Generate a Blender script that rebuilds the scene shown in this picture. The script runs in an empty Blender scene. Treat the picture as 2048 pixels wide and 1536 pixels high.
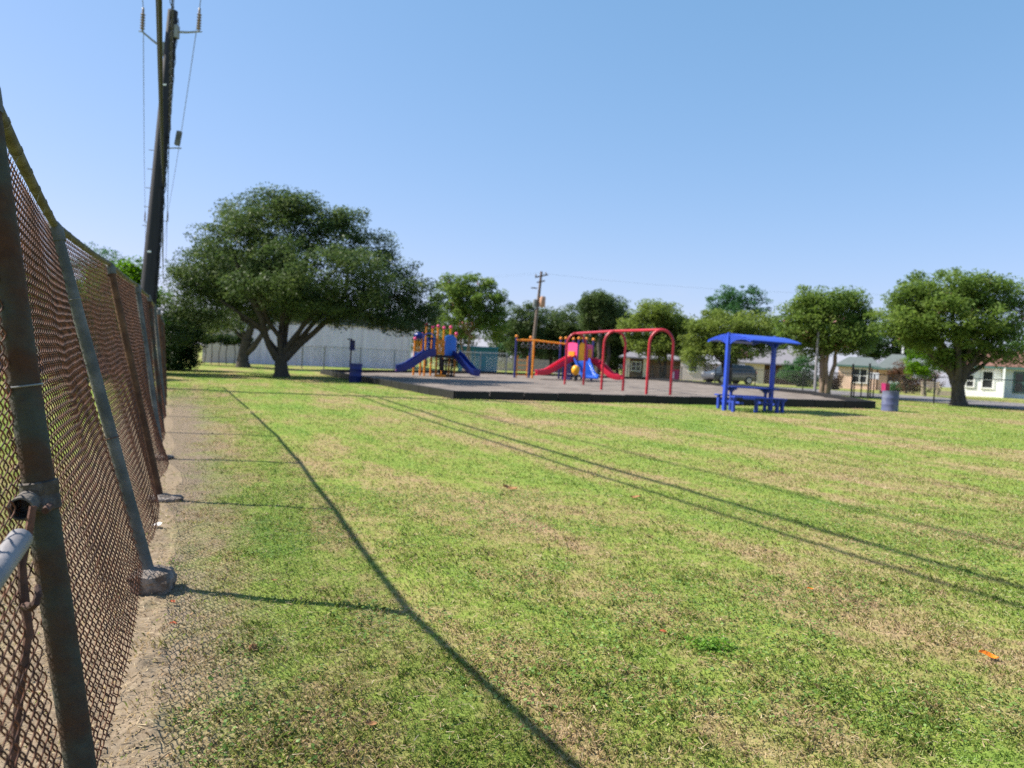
import bpy, bmesh, math, random
import numpy as np
from mathutils import Vector, Matrix
from mathutils.geometry import delaunay_2d_cdt

random.seed(7)
RNG = np.random.default_rng(7)
SC = bpy.context.scene
COL = SC.collection

# ------------------------------------------------------------------ camera
F_PX = 1536.0                      # focal length in pixels of a 2048 px wide picture
EYE = 1.64
ROLL = math.radians(3.3)
PITCH = math.radians(1.64)
cam_data = bpy.data.cameras.new('camera')
cam = bpy.data.objects.new('camera', cam_data)
COL.objects.link(cam)
cam_data.sensor_width = 36.0
cam_data.lens = 36.0 * F_PX / 2048.0
cam_data.clip_start = 0.05
cam_data.clip_end = 3000
cam_data.dof.use_dof = True
cam_data.dof.focus_distance = 3.2
cam_data.dof.aperture_fstop = 2.8
fw = Vector((0, math.cos(PITCH), -math.sin(PITCH)))
u0 = Vector((0, math.sin(PITCH), math.cos(PITCH)))
r0 = Vector((1, 0, 0))
cr = r0 * math.cos(ROLL) + u0 * math.sin(ROLL)
cu = -r0 * math.sin(ROLL) + u0 * math.cos(ROLL)
m = Matrix((cr, cu, -fw)).transposed().to_4x4()
m.translation = (0, 0, EYE)
cam.matrix_world = m
SC.camera = cam

# ------------------------------------------------------------------ light
SUN_EL = math.radians(43)
SUN_TH = math.radians(6)
TO_SUN = Vector((-math.cos(SUN_TH) * math.cos(SUN_EL), math.sin(SUN_TH) * math.cos(SUN_EL), math.sin(SUN_EL)))
world = bpy.data.worlds.new('World')
SC.world = world
world.use_nodes = True
wn = world.node_tree
bg = wn.nodes['Background']
sky = wn.nodes.new('ShaderNodeTexSky')
sky.sky_type = 'NISHITA'
sky.sun_disc = False
sky.sun_elevation = SUN_EL
sky.sun_rotation = math.atan2(TO_SUN.x, TO_SUN.y)
sky.air_density = 1.0
sky.dust_density = 0.5
sky.ozone_density = 1.4
bg.inputs['Strength'].default_value = 0.105
tc = wn.nodes.new('ShaderNodeTexCoord')
mp = wn.nodes.new('ShaderNodeMapping')
mp.inputs['Scale'].default_value = (5, 5, 26)
nz = wn.nodes.new('ShaderNodeTexNoise')
nz.inputs['Scale'].default_value = 2.2
nz.inputs['Detail'].default_value = 5
rp = wn.nodes.new('ShaderNodeValToRGB')
rp.color_ramp.elements[0].position = 0.56
rp.color_ramp.elements[0].color = (0, 0, 0, 1)
rp.color_ramp.elements[1].position = 0.74
rp.color_ramp.elements[1].color = (.45, .45, .45, 1)
sx = wn.nodes.new('ShaderNodeSeparateXYZ')
hr = wn.nodes.new('ShaderNodeValToRGB')           # small clouds only low over the horizon
hr.color_ramp.elements[0].position = 0.0
hr.color_ramp.elements[0].color = (1, 1, 1, 1)
hr.color_ramp.elements[1].position = 0.13
hr.color_ramp.elements[1].color = (0, 0, 0, 1)
mu = wn.nodes.new('ShaderNodeMath'); mu.operation = 'MULTIPLY'
mx = wn.nodes.new('ShaderNodeMix'); mx.data_type = 'RGBA'
mx.inputs[7].default_value = (3.6, 3.75, 4.7, 1)
L = wn.links.new
L(tc.outputs['Generated'], mp.inputs['Vector']); L(mp.outputs[0], nz.inputs['Vector']); L(nz.outputs[0], rp.inputs[0])
L(tc.outputs['Generated'], sx.inputs[0]); L(sx.outputs['Z'], hr.inputs[0])
L(rp.outputs[0], mu.inputs[0]); L(hr.outputs[0], mu.inputs[1])
# the camera's rendering of the sky: each channel compressed the same way over the whole dome
sp = wn.nodes.new('ShaderNodeSeparateColor'); cb = wn.nodes.new('ShaderNodeCombineColor')
L(sky.outputs[0], sp.inputs[0])
for ch, (pw_, ml_) in enumerate(((.80, .893), (.522, 1.463), (.54, 1.90))):
    a_ = wn.nodes.new('ShaderNodeMath'); a_.operation = 'POWER'; a_.inputs[1].default_value = pw_
    b_ = wn.nodes.new('ShaderNodeMath'); b_.operation = 'MULTIPLY'; b_.inputs[1].default_value = ml_
    L(sp.outputs[ch], a_.inputs[0]); L(a_.outputs[0], b_.inputs[0]); L(b_.outputs[0], cb.inputs[ch])
L(mu.outputs[0], mx.inputs[0]); L(cb.outputs[0], mx.inputs[6]); L(mx.outputs[2], bg.inputs['Color'])

sun_d = bpy.data.lights.new('sun', 'SUN')
sun_d.energy = 5.0
sun_d.angle = math.radians(0.55)
sun_d.color = (1.0, 0.94, 0.84)
sun = bpy.data.objects.new('sun', sun_d)
COL.objects.link(sun)
sun.rotation_euler = TO_SUN.to_track_quat('Z', 'Y').to_euler()
sun.location = TO_SUN * 60

SC.view_settings.view_transform = 'Standard'
SC.view_settings.look = 'None'
SC.view_settings.gamma = 1.0
SC.view_settings.use_curve_mapping = False
SC.view_settings.exposure = 0.95
try:
    SC.cycles.max_bounces = 6
    SC.cycles.transparent_max_bounces = 12
    SC.cycles.use_denoising = False
except Exception:
    pass

# ------------------------------------------------------------------ terrain
GA, GB = .0254, .0116


def gz(x, y):
    r = np.hypot(x, y)
    return (GA * x + GB * y) * (1 + (r / 48.0) ** 6) ** (-1 / 6.0)


def ray(px, py):
    u, v = (px - 1024) / F_PX, -(py - 768) / F_PX
    d = fw + cr * u + cu * v
    return d / d.y


def G(px, py):
    """the point of the terrain that the survey photograph shows at a pixel"""
    d = ray(px, py)
    t = 0.5
    while t < 900:
        p = Vector((0, 0, EYE)) + d * t
        if p.z < gz(p.x, p.y):
            break
        t *= 1.01
    lo, hi = t / 1.01, t
    for _ in range(36):
        q = (lo + hi) / 2
        p = Vector((0, 0, EYE)) + d * q
        if p.z < gz(p.x, p.y):
            hi = q
        else:
            lo = q
    return p


def A(px, py, D):
    return Vector((0, 0, EYE)) + ray(px, py) * D


def on_ground(px, py, D):
    p = A(px, py, D)
    return Vector((p.x, p.y, float(gz(p.x, p.y))))


def _hash(ix, iy, seed):
    h = (ix * 374761393 + iy * 668265263 + seed * 1442695041) & 0xffffffff
    h = ((h ^ (h >> 13)) * 1274126177) & 0xffffffff
    return ((h ^ (h >> 16)) & 0xffff) / 65535.0


def vnoise(x, y, seed=0):
    x = np.asarray(x, float); y = np.asarray(y, float)
    ix = np.floor(x).astype(np.int64); iy = np.floor(y).astype(np.int64)
    fx, fy = x - ix, y - iy
    fx = fx * fx * (3 - 2 * fx); fy = fy * fy * (3 - 2 * fy)
    a = _hash(ix, iy, seed); b = _hash(ix + 1, iy, seed); c = _hash(ix, iy + 1, seed); d = _hash(ix + 1, iy + 1, seed)
    return (a * (1 - fx) + b * fx) * (1 - fy) + (c * (1 - fx) + d * fx) * fy


def fbm(x, y, seed=0, oct=3):
    t, a, s = 0, .5, 0
    for k in range(oct):
        t = t + a * vnoise(np.asarray(x) * 2 ** k, np.asarray(y) * 2 ** k, seed + k * 17); s += a; a *= .5
    return t / s


NF = (.914, .405)                   # away from the leaning fence
TF = (-.405, .914)                  # along it


def fence_s(x, y):
    return x * NF[0] + y * NF[1] + .07


def dirtness(x, y):
    s = fence_s(x, y)
    r = np.hypot(x, y)
    w = s - .02 - (fbm(x * 1.3, y * 1.3, 5) - .5) * .9 - np.clip((r - 4) * .045, 0, .45)
    d = np.clip(1 - w / .5, 0, 1)
    d = d * np.clip((s + 1.0) / .3, 0, 1)
    return d * np.clip((26 - r) / 6, 0, 1)


def ground_h(x, y):
    """terrain height with the small unevenness of the lawn"""
    r = np.hypot(x, y)
    n = (fbm(x * .45, y * .45, 11) - .5) * .05
    n = n + dirtness(x, y) * ((fbm(x * 6, y * 6, 21, 3) - .5) * .06 * np.clip((14 - r) / 8, 0, 1) - .012)
    n = n + (fbm(x * 5, y * 5, 31, 2) - .5) * .022 * np.clip((16 - r) / 8, 0, 1)
    return gz(x, y) + n


# ------------------------------------------------------------------ materials
def nd(nt, t, **kw):
    n = nt.nodes.new(t)
    for k, v in kw.items():
        setattr(n, k, v)
    return n


def base_mat(name):
    mt = bpy.data.materials.new(name)
    mt.use_nodes = True
    nt = mt.node_tree
    return mt, nt, nt.nodes['Principled BSDF']


def M(name, col, rough=.7, var=.18, scale=3.0, bump=0.0, bscale=30.0, metal=0.0, spec=.4, col2=None, mixpos=(.42, .6), detail=4, coat=0.0, stretch=None):
    """plain surface: colour with uneven wear, optional second colour in patches"""
    mt, nt, bs = base_mat(name)
    L = nt.links.new
    tc = nd(nt, 'ShaderNodeTexCoord')
    src = tc.outputs['Object']
    if stretch:
        mpn = nd(nt, 'ShaderNodeMapping'); mpn.inputs['Scale'].default_value = stretch
        L(src, mpn.inputs[0]); src = mpn.outputs[0]
    nz = nd(nt, 'ShaderNodeTexNoise'); nz.inputs['Scale'].default_value = scale; nz.inputs['Detail'].default_value = detail
    L(src, nz.inputs['Vector'])
    rp = nd(nt, 'ShaderNodeValToRGB')
    c2 = col2 if col2 else tuple(min(1, c * (1 + var)) for c in col)
    c1 = col if col2 else tuple(c * (1 - var) for c in col)
    rp.color_ramp.elements[0].position = mixpos[0] if col2 else .3
    rp.color_ramp.elements[1].position = mixpos[1] if col2 else .7
    rp.color_ramp.elements[0].color = (*c1, 1)
    rp.color_ramp.elements[1].color = (*c2, 1)
    L(nz.outputs[0], rp.inputs[0])
    out = rp.outputs[0]
    if col2:
        n2 = nd(nt, 'ShaderNodeTexNoise'); n2.inputs['Scale'].default_value = scale * 6; n2.inputs['Detail'].default_value = 3
        L(src, n2.inputs['Vector'])
        mr = nd(nt, 'ShaderNodeMapRange'); mr.inputs[3].default_value = 1 - var; mr.inputs[4].default_value = 1 + var
        L(n2.outputs[0], mr.inputs[0])
        mm = nd(nt, 'ShaderNodeMix', data_type='RGBA', blend_type='MULTIPLY'); mm.inputs[0].default_value = 1
        L(out, mm.inputs[6]); L(mr.outputs[0], mm.inputs[7]); out = mm.outputs[2]
    L(out, bs.inputs['Base Color'])
    bs.inputs['Roughness'].default_value = rough
    bs.inputs['Metallic'].default_value = metal
    bs.inputs['Specular IOR Level'].default_value = spec
    if coat:
        bs.inputs['Coat Weight'].default_value = coat
    if bump:
        nb = nd(nt, 'ShaderNodeTexNoise'); nb.inputs['Scale'].default_value = bscale; nb.inputs['Detail'].default_value = 4
        L(src, nb.inputs['Vector'])
        bp = nd(nt, 'ShaderNodeBump'); bp.inputs['Strength'].default_value = bump; bp.inputs['Distance'].default_value = .02
        L(nb.outputs[0], bp.inputs['Height']); L(bp.outputs[0], bs.inputs['Normal'])
    return mt


def lawn_nodes(nt):
    """shared by the lawn and its blades: how green or how dry a spot of the lawn is (0 dry .. 1 green), and bare soil"""
    L = nt.links.new
    ge = nd(nt, 'ShaderNodeNewGeometry')
    mp = nd(nt, 'ShaderNodeMapping'); mp.vector_type = 'TEXTURE'; mp.inputs['Rotation'].default_value = (0, 0, math.radians(24)); mp.inputs['Scale'].default_value = (1, 3.4, 1)
    L(ge.outputs['Position'], mp.inputs[0])
    acc = None
    for sc, w in ((.5, .40), (1.7, .36), (7.0, .24)):
        n = nd(nt, 'ShaderNodeTexNoise'); n.inputs['Scale'].default_value = sc; n.inputs['Detail'].default_value = 3
        L(mp.outputs[0] if sc < 2 else ge.outputs['Position'], n.inputs['Vector'])
        q = nd(nt, 'ShaderNodeMath', operation='MULTIPLY'); q.inputs[1].default_value = w
        L(n.outputs[0], q.inputs[0])
        if acc is None:
            acc = q.outputs[0]
        else:
            s = nd(nt, 'ShaderNodeMath', operation='ADD'); L(acc, s.inputs[0]); L(q.outputs[0], s.inputs[1]); acc = s.outputs[0]
    # strip beside the fence
    dp = nd(nt, 'ShaderNodeVectorMath', operation='DOT_PRODUCT'); dp.inputs[1].default_value = (NF[0], NF[1], 0)
    L(ge.outputs['Position'], dp.inputs[0])
    n2 = nd(nt, 'ShaderNodeTexNoise'); n2.inputs['Scale'].default_value = 1.6; n2.inputs['Detail'].default_value = 4
    L(ge.outputs['Position'], n2.inputs['Vector'])
    k = nd(nt, 'ShaderNodeMath', operation='MULTIPLY_ADD'); k.inputs[1].default_value = -1.25
    L(n2.outputs[0], k.inputs[0]); L(dp.outputs['Value'], k.inputs[2])
    wy = nd(nt, 'ShaderNodeSeparateXYZ'); L(ge.outputs['Position'], wy.inputs[0])
    wd = nd(nt, 'ShaderNodeMapRange'); wd.inputs[1].default_value = 3.5; wd.inputs[2].default_value = 15; wd.inputs[3].default_value = 0; wd.inputs[4].default_value = -.45
    L(wy.outputs['Y'], wd.inputs[0])
    k0 = k
    k = nd(nt, 'ShaderNodeMath', operation='ADD'); L(k0.outputs[0], k.inputs[0]); L(wd.outputs[0], k.inputs[1])
    near = nd(nt, 'ShaderNodeMapRange'); near.inputs[1].default_value = -.64; near.inputs[2].default_value = .06; near.inputs[3].default_value = 1; near.inputs[4].default_value = 0
    L(k.outputs[0], near.inputs[0])
    lft = nd(nt, 'ShaderNodeMapRange'); lft.inputs[1].default_value = -2.1; lft.inputs[2].default_value = -1.5
    L(k0.outputs[0], lft.inputs[0])
    sy = nd(nt, 'ShaderNodeSeparateXYZ'); L(ge.outputs['Position'], sy.inputs[0])
    far = nd(nt, 'ShaderNodeMapRange'); far.inputs[1].default_value = 19; far.inputs[2].default_value = 29; far.inputs[3].default_value = 1; far.inputs[4].default_value = 0
    L(sy.outputs['Y'], far.inputs[0])
    m1 = nd(nt, 'ShaderNodeMath', operation='MULTIPLY'); L(near.outputs[0], m1.inputs[0]); L(lft.outputs[0], m1.inputs[1])
    m2 = nd(nt, 'ShaderNodeMath', operation='MULTIPLY'); L(m1.outputs[0], m2.inputs[0]); L(far.outputs[0], m2.inputs[1])
    return acc, m2.outputs[0], ge


def ramp(nt, src, stops):
    r = nd(nt, 'ShaderNodeValToRGB')
    el = r.color_ramp.elements
    el[0].position, el[0].color = stops[0][0], (*stops[0][1], 1)
    el[1].position, el[1].color = stops[-1][0], (*stops[-1][1], 1)
    for p, c in stops[1:-1]:
        e = el.new(p); e.color = (*c, 1)
    nt.links.new(src, r.inputs[0])
    return r.outputs[0]


def make_lawn_mat():
    mt, nt, bs = base_mat('lawn_ground')
    L = nt.links.new
    patch, soil, ge = lawn_nodes(nt)
    lawn = ramp(nt, patch, [(.38, (.31, .225, .12)), (.455, (.265, .235, .088)), (.515, (.205, .25, .052)), (.61, (.145, .23, .038))])
    fn = nd(nt, 'ShaderNodeTexNoise'); fn.inputs['Scale'].default_value = 26; fn.inputs['Detail'].default_value = 5; fn.inputs['Roughness'].default_value = .7
    L(ge.outputs['Position'], fn.inputs['Vector'])
    fr = nd(nt, 'ShaderNodeMapRange'); fr.inputs[1].default_value = .3; fr.inputs[2].default_value = .7; fr.inputs[3].default_value = .75; fr.inputs[4].default_value = 1.25
    L(fn.outputs[0], fr.inputs[0])
    mm = nd(nt, 'ShaderNodeMix', data_type='RGBA', blend_type='MULTIPLY'); mm.inputs[0].default_value = 1
    L(lawn, mm.inputs[6]); L(fr.outputs[0], mm.inputs[7])
    dirt = ramp(nt, fn.outputs[0], [(.3, (.135, .10, .064)), (.5, (.225, .172, .116)), (.68, (.295, .232, .162))])
    mx = nd(nt, 'ShaderNodeMix', data_type='RGBA'); L(soil, mx.inputs[0]); L(mm.outputs[2], mx.inputs[6]); L(dirt, mx.inputs[7])
    L(mx.outputs[2], bs.inputs['Base Color'])
    bs.inputs['Roughness'].default_value = .95
    bs.inputs['Specular IOR Level'].default_value = .1
    bp = nd(nt, 'ShaderNodeBump'); bp.inputs['Strength'].default_value = .6; bp.inputs['Distance'].default_value = .014
    L(fn.outputs[0], bp.inputs['Height']); L(bp.outputs[0], bs.inputs['Normal'])
    return mt


def leafy(name, stops, attr='tone', trans=.35, rough=.5):
    """leaf material: colour by each leaf's own tone"""
    mt, nt, bs = base_mat(name)
    L = nt.links.new
    at = nd(nt, 'ShaderNodeAttribute'); at.attribute_name = attr
    c = ramp(nt, at.outputs['Fac'], stops)
    L(c, bs.inputs['Base Color'])
    bs.inputs['Roughness'].default_value = rough
    bs.inputs['Specular IOR Level'].default_value = .15
    tr = nd(nt, 'ShaderNodeBsdfTranslucent')
    hs = nd(nt, 'ShaderNodeHueSaturation'); hs.inputs['Saturation'].default_value = 1.1; hs.inputs['Value'].default_value = 1.3
    L(c, hs.inputs['Color']); L(hs.outputs[0], tr.inputs['Color'])
    ms = nd(nt, 'ShaderNodeMixShader'); ms.inputs[0].default_value = trans
    L(bs.outputs[0], ms.inputs[1]); L(tr.outputs[0], ms.inputs[2])
    L(ms.outputs[0], nt.nodes['Material Output'].inputs['Surface'])
    return mt


def make_blade_mat():
    mt, nt, bs = base_mat('grass_blades')
    L = nt.links.new
    patch, soil, ge = lawn_nodes(nt)
    at = nd(nt, 'ShaderNodeAttribute'); at.attribute_name = 'tone'
    ad = nd(nt, 'ShaderNodeMath', operation='MULTIPLY_ADD'); ad.inputs[1].default_value = .27; L(at.outputs['Fac'], ad.inputs[0])
    sb = nd(nt, 'ShaderNodeMath', operation='SUBTRACT'); sb.inputs[1].default_value = .125
    L(patch, sb.inputs[0]); L(sb.outputs[0], ad.inputs[2])
    so = nd(nt, 'ShaderNodeMath', operation='MULTIPLY_ADD'); so.inputs[1].default_value = -.09; L(soil, so.inputs[0]); L(ad.outputs[0], so.inputs[2])
    c = ramp(nt, so.outputs[0], [(.30, (.54, .39, .25)), (.405, (.42, .32, .17)), (.455, (.32, .315, .10)), (.53, (.235, .325, .062)), (.66, (.15, .255, .045))])
    L(c, bs.inputs['Base Color'])
    bs.inputs['Roughness'].default_value = .42
    bs.inputs['Specular IOR Level'].default_value = .45
    tr = nd(nt, 'ShaderNodeBsdfTranslucent'); L(c, tr.inputs['Color'])
    ms = nd(nt, 'ShaderNodeMixShader'); ms.inputs[0].default_value = .42
    L(bs.outputs[0], ms.inputs[1]); L(tr.outputs[0], ms.inputs[2])
    L(ms.outputs[0], nt.nodes['Material Output'].inputs['Surface'])
    return mt


def perforated(name, col, hole=.04):
    mt = M(name, col, .4, .08, 4, spec=.5)
    nt = mt.node_tree; L = nt.links.new
    bs = nt.nodes['Principled BSDF']
    tc = nd(nt, 'ShaderNodeTexCoord')
    vo = nd(nt, 'ShaderNodeTexVoronoi'); vo.inputs['Scale'].default_value = 1 / hole; vo.inputs['Randomness'].default_value = 0
    mp = nd(nt, 'ShaderNodeMapping'); mp.inputs['Rotation'].default_value = (.0, .78, 0)
    L(tc.outputs['Object'], mp.inputs[0]); L(mp.outputs[0], vo.inputs['Vector'])
    lt = nd(nt, 'ShaderNodeMath', operation='LESS_THAN'); lt.inputs[1].default_value = .33
    L(vo.outputs['Distance'], lt.inputs[0])
    tp = nd(nt, 'ShaderNodeBsdfTransparent'); ms = nd(nt, 'ShaderNodeMixShader')
    L(lt.outputs[0], ms.inputs[0]); L(bs.outputs[0], ms.inputs[1]); L(tp.outputs[0], ms.inputs[2])
    L(ms.outputs[0], nt.nodes['Material Output'].inputs['Surface'])
    return mt


MT = {}
MT['galv'] = M('weathered_galvanised', (.075, .08, .075), .7, .3, 6, .25, 60, col2=(.15, .15, .14), mixpos=(.4, .65))
MT['galv_green'] = M('dull_green_grey_pipe', (.085, .095, .075), .7, .3, 5, .25, 90, col2=(.16, .165, .145), mixpos=(.4, .7))
MT['galv_pale'] = M('pale_pipe', (.22, .21, .22), .5, .2, 8, .1, 60)
MT['rust_post'] = M('rusted_post', (.075, .033, .016), .85, .4, 7, .35, 80, col2=(.15, .075, .035), mixpos=(.4, .65))
MT['rust_mix'] = M('half_rusted_post', (.065, .028, .013), .85, .4, 5.5, .4, 80, col2=(.05, .055, .043), mixpos=(.4, .62))
MT['rail'] = M('lichen_rail', (.075, .07, .036), .8, .4, 9, .3, 60, col2=(.145, .138, .085), mixpos=(.4, .65))
MT['wire_rust'] = M('rusted_wire', (.042, .016, .009), .75, .5, 22, 0, col2=(.165, .06, .026), mixpos=(.4, .65))
MT['wire_tie'] = M('tie_wire', (.22, .22, .21), .5, .2, 5, metal=.3)
MT['rod'] = M('rusty_rod', (.06, .03, .022), .8, .4, 9, .3, 60, col2=(.13, .06, .04))
MT['clamp'] = M('rusty_clamp', (.055, .042, .034), .8, .4, 14, .4, 70, col2=(.13, .115, .10))
MT['concrete'] = M('old_concrete', (.11, .088, .072), .97, .4, 9, 1.0, 28, col2=(.25, .21, .18))
MT['pole'] = M('dark_pole', (.013, .013, .018), .6, .3, 3, .15, 40, stretch=(6, 6, .4))
MT['wood_pole'] = M('grey_brown_pole', (.16, .12, .10), .9, .25, 3, .3, 30, stretch=(6, 6, .5))
MT['cable'] = M('black_cable', (.02, .022, .024), .6, .2, 3)
MT['conductor'] = M('grey_conductor', (.10, .11, .13), .5, .1, 3)
MT['porcelain'] = M('brown_grey_insulator', (.22, .17, .14), .35, .15, 6)
MT['steel_grey'] = M('grey_metal', (.24, .25, .26), .5, .15, 4)
MT['transformer'] = M('transformer_paint', (.46, .26, .17), .6, .15, 4)
MT['mulch'] = M('wood_mulch', (.13, .105, .088), .98, .45, 1.0, .9, 14, col2=(.225, .188, .160), mixpos=(.35, .7), detail=8)
MT['timber'] = M('black_border_timber', (.010, .010, .011), .55, .3, 3, .4, 30, spec=.35)
MT['asphalt'] = M('worn_asphalt', (.17, .155, .155), .95, .15, .6, .4, 60)
MT['red'] = M('red_powder_coat', (.42, .018, .03), .35, .12, 2, spec=.5)
MT['redplastic'] = M('red_slide_plastic', (.62, .02, .055), .3, .10, 2, spec=.5)
MT['pink'] = M('pink_plastic', (.80, .07, .22), .35, .08, 2)
MT['blue'] = M('blue_slide_plastic', (.008, .027, .21), .3, .12, 2, spec=.5)
MT['brightblue'] = M('bright_blue_plastic', (.03, .17, .62), .35, .12, 2)
MT['navy'] = M('navy_post', (.022, .026, .15), .4, .15, 2)
MT['orange'] = M('orange_post', (.72, .24, .012), .4, .10, 2)
MT['yellow'] = M('yellow_plastic', (.80, .36, .015), .35, .08, 2)
MT['deck'] = M('dark_deck', (.035, .025, .024), .8, .2, 4)
MT['shelter'] = M('shelter_blue', (.022, .062, .44), .38, .10, 3, spec=.5)
MT['shelter_perf'] = perforated('shelter_blue_perforated', (.022, .062, .44))
MT['table_blue'] = M('table_blue_coating', (.022, .052, .33), .5, .12, 3)
MT['bin_blue'] = M('bin_blue', (.012, .02, .14), .5, .15, 3)
MT['barrel'] = M('faded_blue_barrel', (.075, .09, .18), .65, .3, 3, .1, 20, col2=(.13, .145, .22))
MT['midblue'] = M('mid_blue_plastic', (.012, .085, .45), .35, .14, 2)
MT['dark'] = M('near_black', (.012, .013, .014), .6, .2, 3)
MT['blackfence'] = M('black_vinyl', (.008, .010, .010), .5, .1, 3)
MT['bark'] = M('grey_oak_bark', (.075, .062, .05), .95, .4, 4, 1.0, 14, stretch=(3, 3, .7))
MT['bark_light'] = M('pale_myrtle_bark', (.22, .16, .12), .9, .3, 4, .5, 14, stretch=(3, 3, .6))
MT['wall_grey'] = M('grey_painted_metal', (.80, .71, .83), .6, .11, 1.6, .1, 3, stretch=(1.4, 1.4, .18))
MT['wall_pinkish'] = M('pale_wall', (.62, .52, .50), .8, .07, .6)
MT['wall_cream'] = M('cream_wall', (.62, .54, .43), .8, .07, .6)
MT['wall_peach'] = M('peach_wall', (.70, .49, .38), .8, .06, .6)
MT['wall_white'] = M('white_wall', (.78, .79, .78), .7, .04, .6)
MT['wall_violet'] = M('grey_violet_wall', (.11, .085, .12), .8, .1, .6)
MT['trim'] = M('white_trim', (.75, .75, .74), .5, .05, 2)
MT['trim_green'] = M('green_trim', (.05, .12, .10), .6, .1, 2)
MT['roof_green'] = M('green_grey_shingle', (.115, .135, .128), .9, .2, 5, .4, 20)
MT['roof_grey'] = M('grey_shingle', (.19, .18, .195), .9, .15, 5, .4, 20)
MT['roof_red'] = M('brown_red_shingle', (.20, .10, .075), .9, .25, 5, .4, 20)
MT['glass'] = M('dark_window_glass', (.025, .028, .03), .08, .1, 2, spec=.6)
MT['wood'] = M('weathered_wood', (.40, .33, .25), .9, .2, 6, .3, 30)
MT['woodfence'] = M('brown_board', (.13, .085, .06), .9, .2, 4, .3, 30)
MT['teal'] = M('teal_blue_metal', (.025, .16, .30), .5, .1, 1)
MT['carpaint'] = M('dark_silver_paint', (.085, .09, .10), .3, .06, 2, metal=.3, coat=.5)
MT['tyre'] = M('tyre_rubber', (.015, .015, .016), .85, .2, 5)
MT['rim'] = M('alloy_rim', (.45, .45, .47), .3, .1, 5, metal=.5)
MT['lampred'] = M('red_lamp', (.5, .015, .02), .2, .05, 2)
MT['lampwhite'] = M('clear_lamp', (.35, .35, .36), .15, .05, 2)
MT['magenta'] = M('magenta_bin', (.36, .02, .11), .45, .1, 2)
MT['signwhite'] = M('white_board', (.80, .82, .86), .5, .03, 2)
MT['orangeleaf'] = M('orange_leaf', (.85, .22, .01), .6, .2, 25, .2, 40)
MT['brownleaf'] = M('dry_brown_leaf', (.30, .15, .06), .8, .25, 25, .2, 40)
MT['redleaf'] = M('red_brown_leaf', (.38, .09, .03), .8, .25, 25, .2, 40)
MT['paper'] = M('white_paper_scrap', (.80, .77, .74), .8, .05, 9)
MT['stone'] = M('pale_stone', (.42, .36, .31), .95, .3, 9, .6, 30)
MT['lawn'] = make_lawn_mat()
MT['blades'] = make_blade_mat()
MT['oak'] = leafy('oak_leaves', [(0, (0.038, 0.065, 0.028)), (.5, (0.077, 0.118, 0.038)), (.85, (0.124, 0.163, 0.054)), (1, (0.159, 0.177, 0.094))], trans=.36)
MT['myrtle'] = leafy('myrtle_leaves', [(0, (0.083, 0.136, 0.033)), (.5, (0.142, 0.212, 0.050)), (.93, (0.201, 0.260, 0.065)), (.955, (0.165, 0.201, 0.047)), (.97, (0.496, 0.236, 0.236)), (1, (0.543, 0.236, 0.271))], trans=.45)
MT['myrtle_pale'] = leafy('pale_myrtle_leaves', [(0, (.10, .14, .035)), (.5, (.165, .22, .05)), (.93, (.22, .265, .07)), (.96, (.24, .26, .08)), (1, (.48, .24, .25))], trans=.45)
MT['lime'] = leafy('bright_leaves', [(0, (.06, .13, .012)), (.6, (.12, .24, .02)), (1, (.20, .30, .03))], trans=.45)
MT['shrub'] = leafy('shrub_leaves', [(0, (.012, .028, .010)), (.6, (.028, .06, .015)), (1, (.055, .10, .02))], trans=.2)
MT['elm'] = leafy('mid_green_leaves', [(0, (0.034, 0.086, 0.037)), (.5, (0.063, 0.149, 0.052)), (1, (0.103, 0.196, 0.069))], trans=.3)
MT['russet'] = leafy('russet_leaves', [(0, (.07, .05, .028)), (.6, (.14, .075, .045)), (1, (.26, .09, .07))], trans=.3)
MT['clover'] = leafy('clover_leaves', [(0, (.09, .16, .03)), (.6, (.15, .25, .05)), (1, (.22, .33, .10))], trans=.3)


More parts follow.
